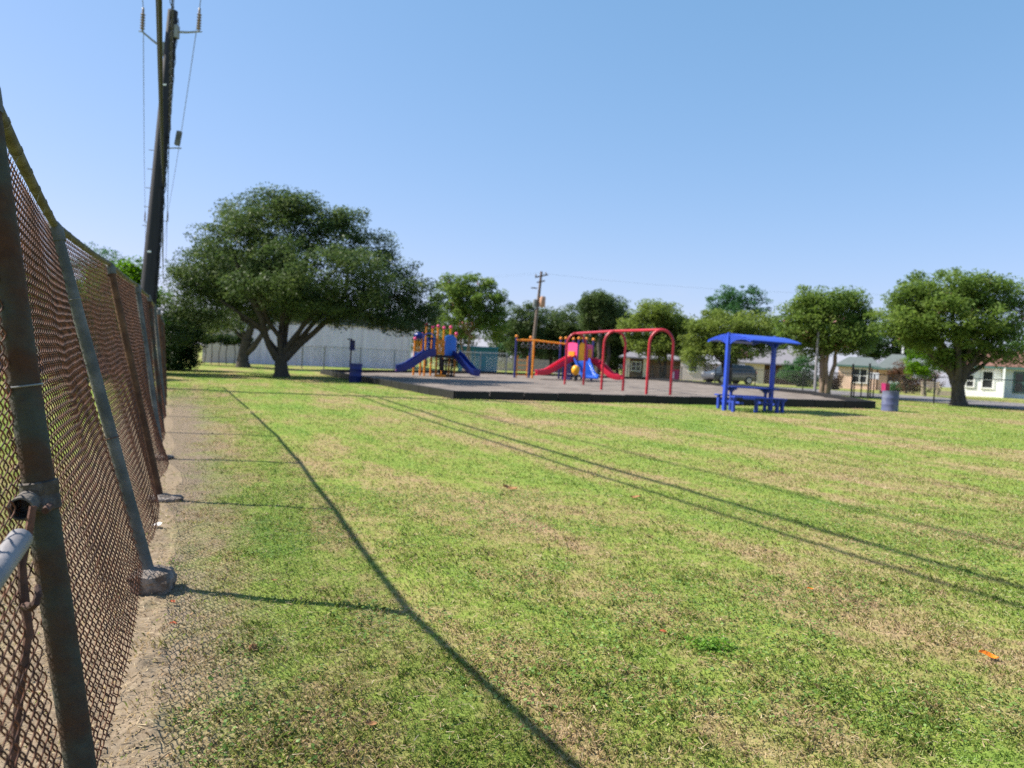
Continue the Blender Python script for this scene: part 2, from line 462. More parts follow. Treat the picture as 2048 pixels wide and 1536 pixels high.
# ------------------------------------------------------------------ mesh building
class MB:
    def __init__(self):
        self.v, self.f = [], []

    def add(self, vs, fs):
        o = len(self.v)
        self.v.extend([tuple(p) for p in vs])
        self.f.extend([tuple(i + o for i in q) for q in fs])
        return self

    def box(self, c, s, rot=None, taper=1.0):
        """box of size s centred at c; the top can be narrower"""
        hx, hy, hz = s[0] / 2, s[1] / 2, s[2] / 2
        vs = []
        for z, k in ((-hz, 1), (hz, taper)):
            for x, y in ((-hx, -hy), (hx, -hy), (hx, hy), (-hx, hy)):
                p = Vector((x * k, y * k, z))
                if rot is not None:
                    p = rot @ p
                vs.append(p + Vector(c))
        return self.add(vs, [(3, 2, 1, 0), (4, 5, 6, 7), (0, 1, 5, 4), (1, 2, 6, 5), (2, 3, 7, 6), (3, 0, 4, 7)])

    def bbox(self, c, s, rot=None, b=.02):
        """box with chamfered edges"""
        bm = bmesh.new()
        bmesh.ops.create_cube(bm, size=1)
        for v in bm.verts:
            v.co = Vector((v.co.x * s[0], v.co.y * s[1], v.co.z * s[2]))
        bmesh.ops.bevel(bm, geom=list(bm.edges), offset=min(b, min(s) * .4), segments=2, affect='EDGES', profile=.6)
        bm.verts.index_update()
        vs = [((rot @ v.co) if rot is not None else v.co) + Vector(c) for v in bm.verts]
        self.add(vs, [[v.index for v in f.verts] for f in bm.faces])
        bm.free()
        return self

    def tube(self, pts, r, n=8, cap=True, flat=None):
        pts = [Vector(p) for p in pts]
        rs = r if isinstance(r, (list, tuple)) else [r] * len(pts)
        vs, fs = [], []
        up = None
        for i, p in enumerate(pts):
            a = pts[max(0, i - 1)]; b = pts[min(len(pts) - 1, i + 1)]
            t = (b - a)
            if t.length < 1e-9:
                t = Vector((0, 0, 1))
            t.normalize()
            if up is None:
                up = t.orthogonal().normalized()
            else:
                up = (up - t * up.dot(t))
                up = up.normalized() if up.length > 1e-6 else t.orthogonal().normalized()
            w = t.cross(up)
            for k in range(n):
                a_ = 2 * math.pi * k / n
                vs.append(p + (up * math.cos(a_) + w * math.sin(a_)) * rs[i])
        for i in range(len(pts) - 1):
            for k in range(n):
                fs.append((i * n + k, i * n + (k + 1) % n, (i + 1) * n + (k + 1) % n, (i + 1) * n + k))
        if cap:
            fs.append(tuple(range(n - 1, -1, -1)))
            fs.append(tuple((len(pts) - 1) * n + k for k in range(n)))
        return self.add(vs, fs)

    def lathe(self, c, prof, n=20, axis=None):
        """surface of revolution: prof = [(radius, height)]"""
        rot = None
        if axis is not None:
            rot = Vector(axis).normalized().to_track_quat('Z', 'Y').to_matrix()
        vs, fs = [], []
        for r, h in prof:
            for k in range(n):
                p = Vector((r * math.cos(2 * math.pi * k / n), r * math.sin(2 * math.pi * k / n), h))
                vs.append((rot @ p if rot is not None else p) + Vector(c))
        for i in range(len(prof) - 1):
            for k in range(n):
                fs.append((i * n + k, i * n + (k + 1) % n, (i + 1) * n + (k + 1) % n, (i + 1) * n + k))
        if prof[0][0] > 1e-6:
            fs.append(tuple(range(n - 1, -1, -1)))
        if prof[-1][0] > 1e-6:
            fs.append(tuple((len(prof) - 1) * n + k for k in range(n)))
        return self.add(vs, fs)

    def ball(self, c, r, n=12, rings=8, sq=1.0):
        prof = [(max(1e-7, r * math.sin(math.pi * i / rings)), -r * sq * math.cos(math.pi * i / rings)) for i in range(rings + 1)]
        return self.lathe(c, prof, n)

    def prism(self, poly, y0, y1, axis='Y'):
        """polygon in X-Z extruded along Y (or in X-Y along Z)"""
        n = len(poly)
        if axis == 'Y':
            vs = [(x, y0, z) for x, z in poly] + [(x, y1, z) for x, z in poly]
        elif axis == 'X':
            vs = [(y0, x, z) for x, z in poly] + [(y1, x, z) for x, z in poly]
        else:
            vs = [(x, y, y0) for x, y in poly] + [(x, y, y1) for x, y in poly]
        fs = [tuple(range(n)), tuple(range(2 * n - 1, n - 1, -1))]
        for i in range(n):
            j = (i + 1) % n
            fs.append((i, n + i, n + j, j))
        return self.add(vs, fs)

    def sweep(self, path, prof, widths=None):
        """open profile [(side, up)] swept along path, both sides solid by solidify-like doubling"""
        path = [Vector(p) for p in path]
        vs, fs = [], []
        m_ = len(prof)
        for i, p in enumerate(path):
            t = (path[min(i + 1, len(path) - 1)] - path[max(i - 1, 0)]).normalized()
            side = t.cross(Vector((0, 0, 1))).normalized()
            upv = side.cross(t).normalized()
            k = widths[i] if widths else 1
            for a_, b_ in prof:
                vs.append(p + side * a_ * k + upv * b_)
        for i in range(len(path) - 1):
            for k in range(m_):
                j = (k + 1) % m_
                fs.append((i * m_ + k, i * m_ + j, (i + 1) * m_ + j, (i + 1) * m_ + k))
        fs.append(tuple(range(m_ - 1, -1, -1)))
        fs.append(tuple((len(path) - 1) * m_ + k for k in range(m_)))
        return self.add(vs, fs)

    def build(self, name, mat, parent=None, smooth=None, origin=None):
        me = bpy.data.meshes.new(name)
        o = Vector(origin) if origin is not None else Vector((0, 0, 0))
        me.from_pydata([(p[0] - o.x, p[1] - o.y, p[2] - o.z) for p in self.v], [], self.f)
        bm = bmesh.new(); bm.from_mesh(me)
        bmesh.ops.recalc_face_normals(bm, faces=bm.faces)
        bm.to_mesh(me); bm.free()
        me.materials.append(mat if not isinstance(mat, str) else MT[mat])
        if smooth:
            me.polygons.foreach_set('use_smooth', [True] * len(me.polygons))
            try:
                me.set_sharp_from_angle(angle=math.radians(40))
            except Exception:
                pass
        ob = bpy.data.objects.new(name, me)
        COL.objects.link(ob)
        if parent is not None:
            ob.parent = parent
        elif origin is not None:
            ob.location = o
        return ob


def fast_mesh(name, verts, nper, mat, parent=None, tone=None, faces=None):
    """many loose faces of nper corners from a numpy array (N, nper, 3), one tone per face; or shared verts + faces"""
    me = bpy.data.meshes.new(name)
    if faces is None:
        N = verts.shape[0]
        V = verts.reshape(-1, 3)
        idx = np.arange(N * nper, dtype=np.int32)
        nf, npf = N, nper
    else:
        V = verts; idx = faces.reshape(-1).astype(np.int32); nf, npf = faces.shape
    me.vertices.add(len(V)); me.vertices.foreach_set('co', V.astype(np.float32).ravel())
    me.loops.add(len(idx)); me.loops.foreach_set('vertex_index', idx)
    me.polygons.add(nf)
    me.polygons.foreach_set('loop_start', np.arange(0, nf * npf, npf, dtype=np.int32))
    me.polygons.foreach_set('loop_total', np.full(nf, npf, dtype=np.int32))
    if tone is not None:
        at = me.attributes.new('tone', 'FLOAT', 'POINT')
        t = np.repeat(tone, nper) if faces is None else tone
        at.data.foreach_set('value', t.astype(np.float32))
    me.update(calc_edges=True)
    me.materials.append(MT[mat] if isinstance(mat, str) else mat)
    ob = bpy.data.objects.new(name, me)
    COL.objects.link(ob)
    if parent is not None:
        ob.parent = parent
    return ob


def tag(o, label=None, cat=None, group=None, kind=None):
    if label: o['label'] = label
    if cat: o['category'] = cat
    if group: o['group'] = group
    if kind: o['kind'] = kind
    return o


def thing(name, label, cat, loc=(0, 0, 0), rotz=0, group=None):
    o = bpy.data.objects.new(name, None)
    o.empty_display_size = .2
    COL.objects.link(o)
    o.location = loc; o.rotation_euler = (0, 0, rotz)
    return tag(o, label, cat, group)


def dup(root, loc, rotz, label, scale=None):
    r = root.copy(); COL.objects.link(r); r.location = loc; r.rotation_euler = (0, 0, rotz); r['label'] = label
    if scale: r.scale = scale
    for ch in list(root.children):
        c = ch.copy(); COL.objects.link(c); c.parent = r
        for g in ch.children:
            d = g.copy(); COL.objects.link(d); d.parent = c
    return r


RZ = lambda a: Matrix.Rotation(a, 3, 'Z')

# ------------------------------------------------------------------ ground sheet
def build_ground():
    r = np.concatenate([[0.0], np.geomspace(.5, 1.8, 10)[:-1], np.geomspace(1.8, 16, 260)[:-1], np.geomspace(16, 120, 90)[:-1], np.geomspace(120, 1500, 18)])
    az = np.concatenate([np.linspace(-48, 48, 420), np.linspace(48, 312, 90)[1:-1]])
    az = np.radians(az)
    nr, na = len(r), len(az)
    R_, A_ = np.meshgrid(r[1:], az, indexing='ij')
    x = R_ * np.sin(A_); y = R_ * np.cos(A_)
    z = ground_h(x, y)
    V = np.stack([x, y, z], -1).reshape(-1, 3)
    V = np.vstack([V, [[0, 0, float(ground_h(np.array(0.), np.array(0.)))]]])
    i, j = np.meshgrid(np.arange(nr - 2), np.arange(na), indexing='ij')
    jn = (j + 1) % na
    F = np.stack([i * na + j, i * na + jn, (i + 1) * na + jn, (i + 1) * na + j], -1).reshape(-1, 4)
    c = len(V) - 1
    cap = np.array([[c, (k + 1) % na, k, k] for k in range(na)])
    F = F[:, ::-1]
    me = bpy.data.meshes.new('lawn')
    faces = [tuple(q) for q in F.tolist()] + [(c, int(k), int((k + 1) % na)) for k in range(na)]
    me.from_pydata(V.tolist(), [], faces)
    me.materials.append(MT['lawn'])
    me.polygons.foreach_set('use_smooth', [True] * len(me.polygons))
    bm = bmesh.new(); bm.from_mesh(me); bmesh.ops.recalc_face_normals(bm, faces=bm.faces); bm.to_mesh(me); bm.free()
    if me.polygons[1000].normal.z < 0:
        me.flip_normals()
    ob = bpy.data.objects.new('lawn', me); COL.objects.link(ob)
    ob['kind'] = 'structure'


build_ground()


def draped(name, poly, mat, lift, step=1.2, bump=0.0, kind='structure'):
    """sheet over the terrain with the outline poly"""
    pts = []
    n = len(poly)
    for i in range(n):
        a = Vector(poly[i]); b = Vector(poly[(i + 1) % n])
        k = max(1, int((b - a).length / step))
        for j in range(k):
            pts.append(a + (b - a) * j / k)
    nb = len(pts)
    xs = [p.x for p in pts]; ys = [p.y for p in pts]
    from mathutils.geometry import intersect_point_tri_2d
    def inside(x, y):
        c = False
        j = nb - 1
        for i in range(nb):
            if (ys[i] > y) != (ys[j] > y) and x < (xs[j] - xs[i]) * (y - ys[i]) / (ys[j] - ys[i]) + xs[i]:
                c = not c
            j = i
        return c
    x = min(xs)
    inner = []
    while x < max(xs):
        y = min(ys)
        while y < max(ys):
            if inside(x, y):
                inner.append(Vector((x + random.uniform(-.2, .2) * step, y + random.uniform(-.2, .2) * step)))
            y += step
        x += step
    V, E_, F, *_ = delaunay_2d_cdt([Vector((p.x, p.y)) for p in pts] + inner, [], [list(range(nb))], 1, 1e-4)
    me = bpy.data.meshes.new(name)
    me.from_pydata([(v.x, v.y, float(ground_h(v.x, v.y)) + lift + random.uniform(0, bump)) for v in V], [], [tuple(f) for f in F])
    me.materials.append(MT[mat])
    me.polygons.foreach_set('use_smooth', [True] * len(me.polygons))
    ob = bpy.data.objects.new(name, me); COL.objects.link(ob)
    ob['kind'] = kind
    bm = bmesh.new(); bm.from_mesh(me); bmesh.ops.recalc_face_normals(bm, faces=bm.faces); bm.to_mesh(me); bm.free()
    if me.polygons[0].normal.z < 0:
        me.flip_normals()
    return ob


# street beyond the black fence
NS = Vector((.955, .297)); TS = Vector((-.297, .955))
def street(off, t):
    p = NS * off + TS * t
    return (p.x, p.y)
draped('street', [street(29.5, -40), street(36.5, -40), street(36.5, 160), street(29.5, 160)], 'asphalt', .03, 3.0)

# playground surface and its border
PG = [(-11.81, 47.39), (-4.64, 31.95), (-1.93, 26.39), (13.53, 28.62), (14.86, 38.27), (13.61, 45.85), (11.1, 62.0), (-2.53, 59.75)]
draped('playground_mulch', PG, 'mulch', .09, 1.0, .04)
bt = thing('playground_border', 'black plastic timber border round the mulch playground', 'playground border', (PG[2][0], PG[2][1], float(gz(*PG[2]))))
proto_t = None
for i in range(len(PG)):
    a = Vector(PG[i]); b = Vector(PG[(i + 1) % len(PG)])
    n = max(1, round((b - a).length / 1.22))
    Lg = (b - a).length / n
    me_t = None
    for j in range(n):
        c = a + (b - a) * (j + .5) / n
        ang = math.atan2(b.y - a.y, b.x - a.x)
        za = float(gz(*(a + (b - a) * j / n))); zb = float(gz(*(a + (b - a) * (j + 1) / n)))
        if me_t is None:
            mbx = MB().bbox((0, 0, .12), (Lg - .016, .12, .34), None, .02)
            ob = mbx.build('border_timber', 'timber', bt)
            me_t = ob.data
        else:
            ob = bpy.data.objects.new('border_timber', me_t); COL.objects.link(ob); ob.parent = bt
        ob.location = Vector((c.x, c.y, (za + zb) / 2 + random.uniform(-.009, .009))) - bt.location
        ob.rotation_euler = (0, -math.atan2(zb - za, Lg), ang + random.uniform(-.012, .012))

# ------------------------------------------------------------------ leaning chain link fence
BASE = [(0.06, -.55), (-1.18, 2.30), (-2.33, 5.11), (-3.57, 7.92), (-4.85, 10.75), (-6.30, 13.95), (-7.65, 17.0), (-8.95, 19.9), (-10.25, 22.8), (-11.7, 26.0), (-13.1, 29.1)]
BASE = [Vector((x, y, float(gz(x, y)))) for x, y in BASE]
TOPS = [Vector((-.42, -.70, 2.36)), Vector((-1.56, 2.2, 2.36)), A(108, 452, 4.98), A(219, 530, 8.0), A(274, 572, 11.0), A(297, 593, 14.2),
        A(309, 612, 17.2), A(317, 622, 20.0), A(322, 632, 23.0), A(325, 639, 26.1), A(327, 645, 29.2)]
fence = thing('chain_link_fence', 'rusty chain link fence leaning outwards along the left edge of the lawn', 'fence', BASE[1])
FO = fence.location.copy()
POSTM = ['rust_mix', 'rust_mix', 'galv', 'rust_post', 'galv', 'rust_mix', 'galv', 'rust_post', 'rust_mix', 'rust_post', 'rust_post']
for i, (b, t) in enumerate(zip(BASE, TOPS)):
    ax = (t - b).normalized()
    rp_ = .043 if i < 2 else .038
    mbp = MB().tube([b - ax * .25, b + (t - b) * .33, b + (t - b) * .66, t - ax * .03], rp_, 16 if i < 4 else 10)
    p = mbp.build('post', POSTM[i], fence, True, FO)
    MB().lathe(t - ax * .10, [(.047, 0), (.049, .03), (.049, .07), (.042, .10), (.03, .125), (.001, .135)], 14, ax).build('post_cap', 'galv', fence, True, FO)
# rail in lengths, sagging a little between posts, stepped at each cap
for i in range(len(TOPS) - 1):
    a, b = TOPS[i], TOPS[i + 1]
    pts = []
    for k in range(9):
        q = a.lerp(b, k / 8)
        q.z -= .016 * math.sin(math.pi * k / 8)
        q.z += .012
        pts.append(q)
    if i == 6:
        pts = pts[:6]                     # broken length
    MB().tube(pts, .024, 12).build('top_rail', 'rail', fence, True, FO)
    if i < 4 and True:
        for k in range(6):
            f_ = .8 + (k + .5) / 6 * 6.4
            q = pts[int(f_)].lerp(pts[int(f_) + 1], f_ - int(f_))
            d = (b - a).normalized()
            s1 = d.orthogonal().normalized(); s2 = d.cross(s1)
            ring = [q + (s1 * math.cos(w * .7) + s2 * math.sin(w * .7)) * .0255 + d * (w - 5) * .004 for w in range(10)]
            ring.append(ring[-1] + Vector((random.uniform(-.02, .0), random.uniform(-.02, .02), random.uniform(-.07, -.03))))
            MB().tube(ring, .0022, 5).build('rail_tie', 'wire_tie', fence, True, FO)


def mesh_bay(i, pitch, half, r, sides, sub):
    """woven zigzag wires hung from the rail between posts i and i+1, on the far side of the posts"""
    T0, T1, B0, B1 = TOPS[i], TOPS[i + 1], BASE[i], BASE[i + 1]
    far = Vector((-NF[0], -NF[1], 0))
    ln = ((T1 - T0).length + (B1 - B0).length) / 2
    nw = int(ln / pitch)
    nl = int(2.28 / half)
    u = np.arange(nw + 1) / nw
    nk = nl * sub + 1
    tt = np.arange(nk) / sub                              # in half periods
    kk, ww = np.meshgrid(tt, np.arange(nw), indexing='xy')
    tri = np.abs(((kk + (ww % 2)) % 2) - 1)               # 1..0..1 zigzag
    if sub > 1:
        tri = .5 - .5 * np.cos(np.pi * tri)
    uu = (ww + tri) / nw
    dep = np.where(tri > .5, .5 - np.abs(tri - 1), .5 - np.abs(tri)) * 0
    vv = kk / nl
    uu_ = np.clip(uu, 0, 1)
    a3 = lambda v: np.array(v)[None, None, :]
    T = a3(T0) * (1 - uu_[..., None]) + a3(T1) * uu_[..., None]
    Bm = a3(B0) * (1 - uu_[..., None]) + a3(B1) * uu_[..., None]
    ph = i * 1.7
    v3 = vv[..., None]
    vb = v3 * .955
    P = T * (1 - vb) + Bm * vb
    if i == 6:
        P[..., 2] -= (.25 * np.clip(uu_ - .5, 0, 1) * (1 - vv))
    # billow: free bottom swings out towards the lawn between the posts, with ripples
    mid = np.sin(np.pi * uu_)
    amp = [.02, .04, .10, .16, .09, .10, .09, .08, .08, .08][i]
    bill = mid * amp * np.clip(vv - .25, 0, 1) ** 1.6 * 1.5
    rip = (.0022 * np.sin(uu_ * 9 + ph + vv * 3) + .0012 * np.sin(uu_ * 21 + ph * 2 - vv * 5) + .014 * np.sin(vv * 7 + ph)) * np.clip(vv * 4, 0, 1)
    zrip = (.008 * np.sin(uu_ * 13 + ph + vv * 2) + .003 * np.sin(uu_ * 29 + ph * 3)) * np.clip(vv * 3, 0, 1) * (.5 if i < 1 else 1)
    offs = -.030 - .018 * vv + bill + rip + .006 * np.where((ww % 2) == 0, 1, -1) * np.cos(np.pi * kk)
    P = P - a3(far) * offs[..., None]
    P[..., 2] += zrip
    P[..., 2] += .05 * mid * np.clip(vv - .5, 0, 1) - .016 * np.sin(np.pi * uu_) * (1 - vv) + (np.abs(np.sin(ww * 1.7 + ph)) * .03) * np.clip(vv - .9, 0, .1) * 10
    # tubes
    tang = np.gradient(P, axis=1)
    tang /= np.linalg.norm(tang, axis=2, keepdims=True) + 1e-9
    nrm = np.zeros_like(P); nrm[..., 0] = NF[0]; nrm[..., 1] = NF[1]
    s1 = np.cross(tang, nrm); s1 /= np.linalg.norm(s1, axis=2, keepdims=True) + 1e-9
    s2 = np.cross(tang, s1)
    rings = [P + r * (s1 * math.cos(2 * math.pi * q / sides) + s2 * math.sin(2 * math.pi * q / sides)) for q in range(sides)]
    V = np.stack(rings, 2)                                # nw, nk, sides, 3
    V = V.reshape(-1, 3) - np.array(FO)
    w_, k_, q_ = np.meshgrid(np.arange(nw), np.arange(nk - 1), np.arange(sides), indexing='ij')
    qn = (q_ + 1) % sides
    idx = lambda a, b, c: (a * nk + b) * sides + c
    Fq = np.stack([idx(w_, k_, q_), idx(w_, k_, qn), idx(w_, k_ + 1, qn), idx(w_, k_ + 1, q_)], -1).reshape(-1, 4)
    ob = fast_mesh('chain_link_mesh', V, 4, 'wire_rust', fence, None, Fq)
    ob.data.polygons.foreach_set('use_smooth', [True] * len(ob.data.polygons))


for i in range(10):
    if i < 2:
        mesh_bay(i, .037, .040, .0026, 5, 3)
    elif i < 4:
        mesh_bay(i, .038, .041, .0024, 4, 2)
    else:
        mesh_bay(i, .038, .041, .0025, 3, 1)


def rough_block(name, c, rx, ry, h, mat, parent, seed, origin=None, z0=-.03):
    rnd = random.Random(seed)
    mb = MB()
    n, rings = 18, 6
    vs, fs = [], []
    for j in range(rings + 1):
        f_ = j / rings
        for k in range(n):
            a_ = 2 * math.pi * k / n
            rr = (1 + .13 * math.sin(3 * a_ + seed) + .07 * math.sin(7 * a_ + seed * 2) + rnd.uniform(-.08, .08)) * (.80 + .22 * min(1, f_ * 1.6))
            if j == rings:
                rr *= .86
            vs.append(Vector(c) + Vector((rx * rr * math.cos(a_), ry * rr * math.sin(a_), z0 + (h - z0) * f_ + rnd.uniform(-.012, .012))))
    for j in range(rings):
        for k in range(n):
            fs.append((j * n + k, j * n + (k + 1) % n, (j + 1) * n + (k + 1) % n, (j + 1) * n + k))
    vs.append(Vector(c) + Vector((0, 0, h + .012)))
    for k in range(n):
        fs.append((rings * n + k, rings * n + (k + 1) % n, len(vs) - 1))
    mb.add(vs, fs)
    return mb.build(name, mat, parent, False, origin)


rough_block('concrete_footing', BASE[2] + Vector((.02, -.03, 0)), .14, .13, .115, 'concrete', fence, 3, FO)
rough_block('concrete_footing', BASE[3] + Vector((.06, -.04, 0)), .17, .13, .055, 'concrete', fence, 8, FO)
rough_block('concrete_footing', BASE[4] + Vector((.0, .0, 0)), .15, .13, .05, 'concrete', fence, 12, FO)
# wire ties round posts
for i, f_ in ((1, .63), (1, .48), (2, .80), (2, .42)):
    b, t = BASE[i], TOPS[i]
    ax = (t - b).normalized(); s1 = ax.orthogonal().normalized(); s2 = ax.cross(s1)
    q = b + (t - b) * f_
    ring = [q + (s1 * math.cos(2 * math.pi * k / 18) + s2 * math.sin(2 * math.pi * k / 18)) * (.046 if i < 2 else .041) + ax * .004 * k / 18 for k in range(20)]
    MB().tube(ring, .003, 6).build('post_tie', 'wire_tie' if f_ > .5 else 'rod', fence, True, FO)
# rail end clamp with open pipe stubs on the near post
b, t = BASE[1], TOPS[1]
ax = (t - b).normalized()
kk = .498
q = b + (t - b) * kk
MB().lathe(q - ax * .05, [(.044, 0), (.051, .004), (.051, .036), (.048, .04), (.048, .05), (.051, .054), (.051, .085), (.044, .089)], 18, ax).build('clamp_band', 'clamp', fence, True, FO)
dcam = Vector((.26, -.95, -.12)).normalized()
side = Vector((-.95, -.28, 0)).normalized()
stub = MB()
def open_pipe(mb, a, d, ln, ro, ri):
    mb.lathe(a, [(ro, 0), (ro, ln), (ri, ln + .001), (ri, .012), (.0005, .010)], 18, d)
open_pipe(stub, q - ax * .012 + dcam * .035 + side * .018, dcam, .075, .034, .029)
stub.build('pipe_stub', 'clamp', fence, True, FO)
MB().tube([q + dcam * .05 + Vector((.045, 0, -.02)), q + dcam * .09 + Vector((.045, 0, -.02))], [.012, .010], 8).build('clamp_bolt', 'rod', fence, True, FO)
# loose pale pipe leaning in from the left
pa = A(40, 1078, 1.98); pb = A(-75, 1240, 1.62)
MB().tube([pa, pa.lerp(pb, .4), pb, pb + (pb - pa) * .9], .030, 16).build('loose_pipe', 'galv_pale', fence, True, FO)
# rusty rod with a hook
pts = [A(66, 1012, 2.13), A(60, 1050, 2.12), A(44, 1130, 2.1), A(48, 1200, 2.09), A(58, 1260, 2.08), A(40, 1380, 2.06), A(28, 1500, 2.04), A(18, 1640, 2.0)]
MB().tube(pts, [.010, .011, .011, .014, .011, .012, .011, .011], 8).build('tension_rod', 'rod', fence, True, FO)
pts = [A(50, 1212, 2.08), A(62, 1214, 2.05), A(72, 1206, 2.04), A(77, 1190, 2.05), A(75, 1172, 2.07)]
MB().tube(pts, [.011, .012, .011, .010, .008], 8).build('hook', 'rod', fence, True, FO)

# ------------------------------------------------------------------ power line over the fence
def catenary(a, b, sag, n=24):
    return [a.lerp(b, k / n) - Vector((0, 0, sag * 4 * (k / n) * (1 - k / n))) for k in range(n + 1)]


POLE_D = 27.0
pb_ = A(296, 600, POLE_D); pt_ = A(346, 22, POLE_D + .2)
axp = (pt_ - pb_).normalized()
foot = pb_ - axp * ((pb_.z + .1) / axp.z)
foot.z = float(gz(foot.x, foot.y))


def make_pole(loc, axis, h, label, grp):
    root = thing('utility_pole', label, 'utility pole', loc, 0, grp)
    n = 10
    MB().tube([axis * (h * k / n) - axis * (.3 if k == 0 else 0) for k in range(n + 1)], [.305 - (.305 - .165) * k / n for k in range(n + 1)], 18).build('pole_shaft', 'pole', root, True)
    arms = []
    for sx_, zt, dz in ((-1, h - 1.35, .55), (1, h - .72, .03)):
        a = axis * zt + Vector((sx_ * .18, 0, 0)); e_ = axis * (zt + dz) + Vector((sx_ * .98, -.05, 0))
        MB().tube([a, a.lerp(e_, .5) + Vector((0, 0, -.02)), e_, e_ + Vector((sx_ * .12, 0, .01))], [.045, .036, .03, .02], 8).build('bracket_arm', 'steel_grey', root, True)
        MB().bbox(axis * zt + Vector((sx_ * .20, 0, 0)), (.13, .22, .45), None, .03).build('arm_plate', 'steel_grey', root)
        ins = MB()
        prof = [(.03, 0), (.03, .08)]
        for k in range(6):
            z_ = .08 + k * .095
            prof += [(.045, z_), (.080, z_ + .02), (.080, z_ + .035), (.042, z_ + .07)]
        prof += [(.04, .66), (.04, .80), (.015, .84)]
        ins.lathe(e_, prof, 12)
        ins.build('insulator', 'porcelain', root, True)
        arms.append(e_ + Vector((0, 0, .82)))
    return root, arms


H_POLE = (pt_ - foot).length
line_dir = Vector((-.414, .910, 0)).normalized()
pole_a, arm_a = make_pole(foot, axp, H_POLE, 'tall dark utility pole standing behind the rusty fence', 'utility poles along the fence line')
# junction box on a bracket, riser cables, tag
s_ = axp * ((A(352, 296, POLE_D).z - foot.z) / axp.z)
MB().tube([s_ + Vector((.22, 0, 0)), s_ + Vector((.55, -.02, .02)), s_ + Vector((.72, -.02, .02))], .022, 6).build('box_bracket', 'steel_grey', pole_a, True)
MB().bbox(s_ + Vector((.60, -.03, .36)), (.18, .14, .52), Matrix.Rotation(.14, 3, 'Y'), .05).build('junction_box', 'galv', pole_a)
for zz in (.36, .80):
    MB().bbox(axp * (H_POLE * zz) + Vector((.02, -.305 + .14 * zz, 0)), (.13, .012, .06), None, .004).build('pole_tag', 'signwhite', pole_a)
ris = MB()
for k in range(3):
    pts = []
    for j in range(60):
        f_ = .12 + .86 * j / 59
        rr = .305 - .14 * f_
        pts.append(axp * (H_POLE * f_) + Vector((rr + .025 + .018 * k + .022 * math.sin(j * 1.9 + k * 2), -.05 + .03 * math.cos(j * 1.7 + k), 0)))
    ris.tube(pts, .013, 5)
ris.build('riser_cables', 'cable', pole_a, True)
for k in range(5):
    zz = .43 + .05 * k
    MB().tube([axp * (H_POLE * zz) + Vector((-.25, 0, 0)), axp * (H_POLE * zz) + Vector((-.42, 0, .01))], .015, 5).build('step_bolt', 'steel_grey', pole_a, True)
# two more poles further along the line
far_roots = []
for d_, lb in ((44, 'second utility pole along the fence line, mostly hidden by the big dark one'), (92, 'farthest utility pole of the fence line, only its insulator arms showing')):
    p = foot + line_dir * d_ + Vector((-.021 * d_, 0, 0))
    p.z = float(gz(p.x, p.y))
    r_, arms_ = make_pole(p, Vector((.045, 0, 1)).normalized(), H_POLE * .97, lb, 'utility poles along the fence line')
    far_roots.append((r_, [p + q for q in arms_]))
prev = foot - line_dir * 44
tops0 = [foot + q for q in arm_a]
for j, lb in ((0, 'thin grey conductor wire on the left of the dark utility pole'), (1, 'thin grey conductor wire on the right of the dark utility pole')):
    mb = MB()
    back = tops0[j] - line_dir * 44
    mb.tube(catenary(back, tops0[j], .9), .014, 6, False)
    mb.tube(catenary(tops0[j], far_roots[0][1][j], .5), .014, 6, False)
    mb.tube(catenary(far_roots[0][1][j], far_roots[1][1][j], .6), .014, 6, False)
    w = mb.build('overhead_wire', 'conductor', None, True, tops0[j])
    tag(w, lb, 'overhead wire', 'overhead wires of the pole line')
# heavy communication cables: up from the camera's side to the pole
for j, (px, py, rad, lash, dz, lb) in enumerate(((325, 330, .024, False, 0, 'thick black overhead cable, upper of the pair left of the dark pole'),
                                                 (327, 366, .018, False, 0, 'black overhead cable, lower of the pair left of the dark pole'),
                                                 (339, 262, .014, True, 0, 'black lashed cable with spiral wrap on the right of the dark pole'))):
    a = A(px, py, POLE_D - .55)
    back = a - line_dir * 44
    mb = MB()
    pts = catenary(back, a, .75, 30)
    if not lash:
        for o_ in ((-rad * .8, 0), (rad * .6, rad * .5)):
            mb.tube([p + Vector((o_[0], 0, o_[1])) for p in pts], rad, 8)
    else:
        mb.tube(pts, rad, 8)
        sp = []
        for k in range(420):
            f_ = k / 419
            p = pts[int(f_ * 29)].lerp(pts[int(f_ * 29) + 1], f_ * 29 - int(f_ * 29)) if f_ < 1 else pts[-1]
            sp.append(p + Vector((.045 * math.cos(k * .9), 0, .045 * math.sin(k * .9) + .03)))
        mb.tube(sp, .008, 5)
        mb.tube([p + Vector((.03, 0, .08)) for p in pts], .010, 5)
    # and on to the next pole
    fwd = a + line_dir * 44 + Vector((0, 0, -.2))
    mb.tube(catenary(a, fwd, .8, 14), rad, 6)
    w = mb.build('overhead_cable', 'cable', None, True, a)
    tag(w, lb, 'overhead cable', 'overhead wires of the pole line')

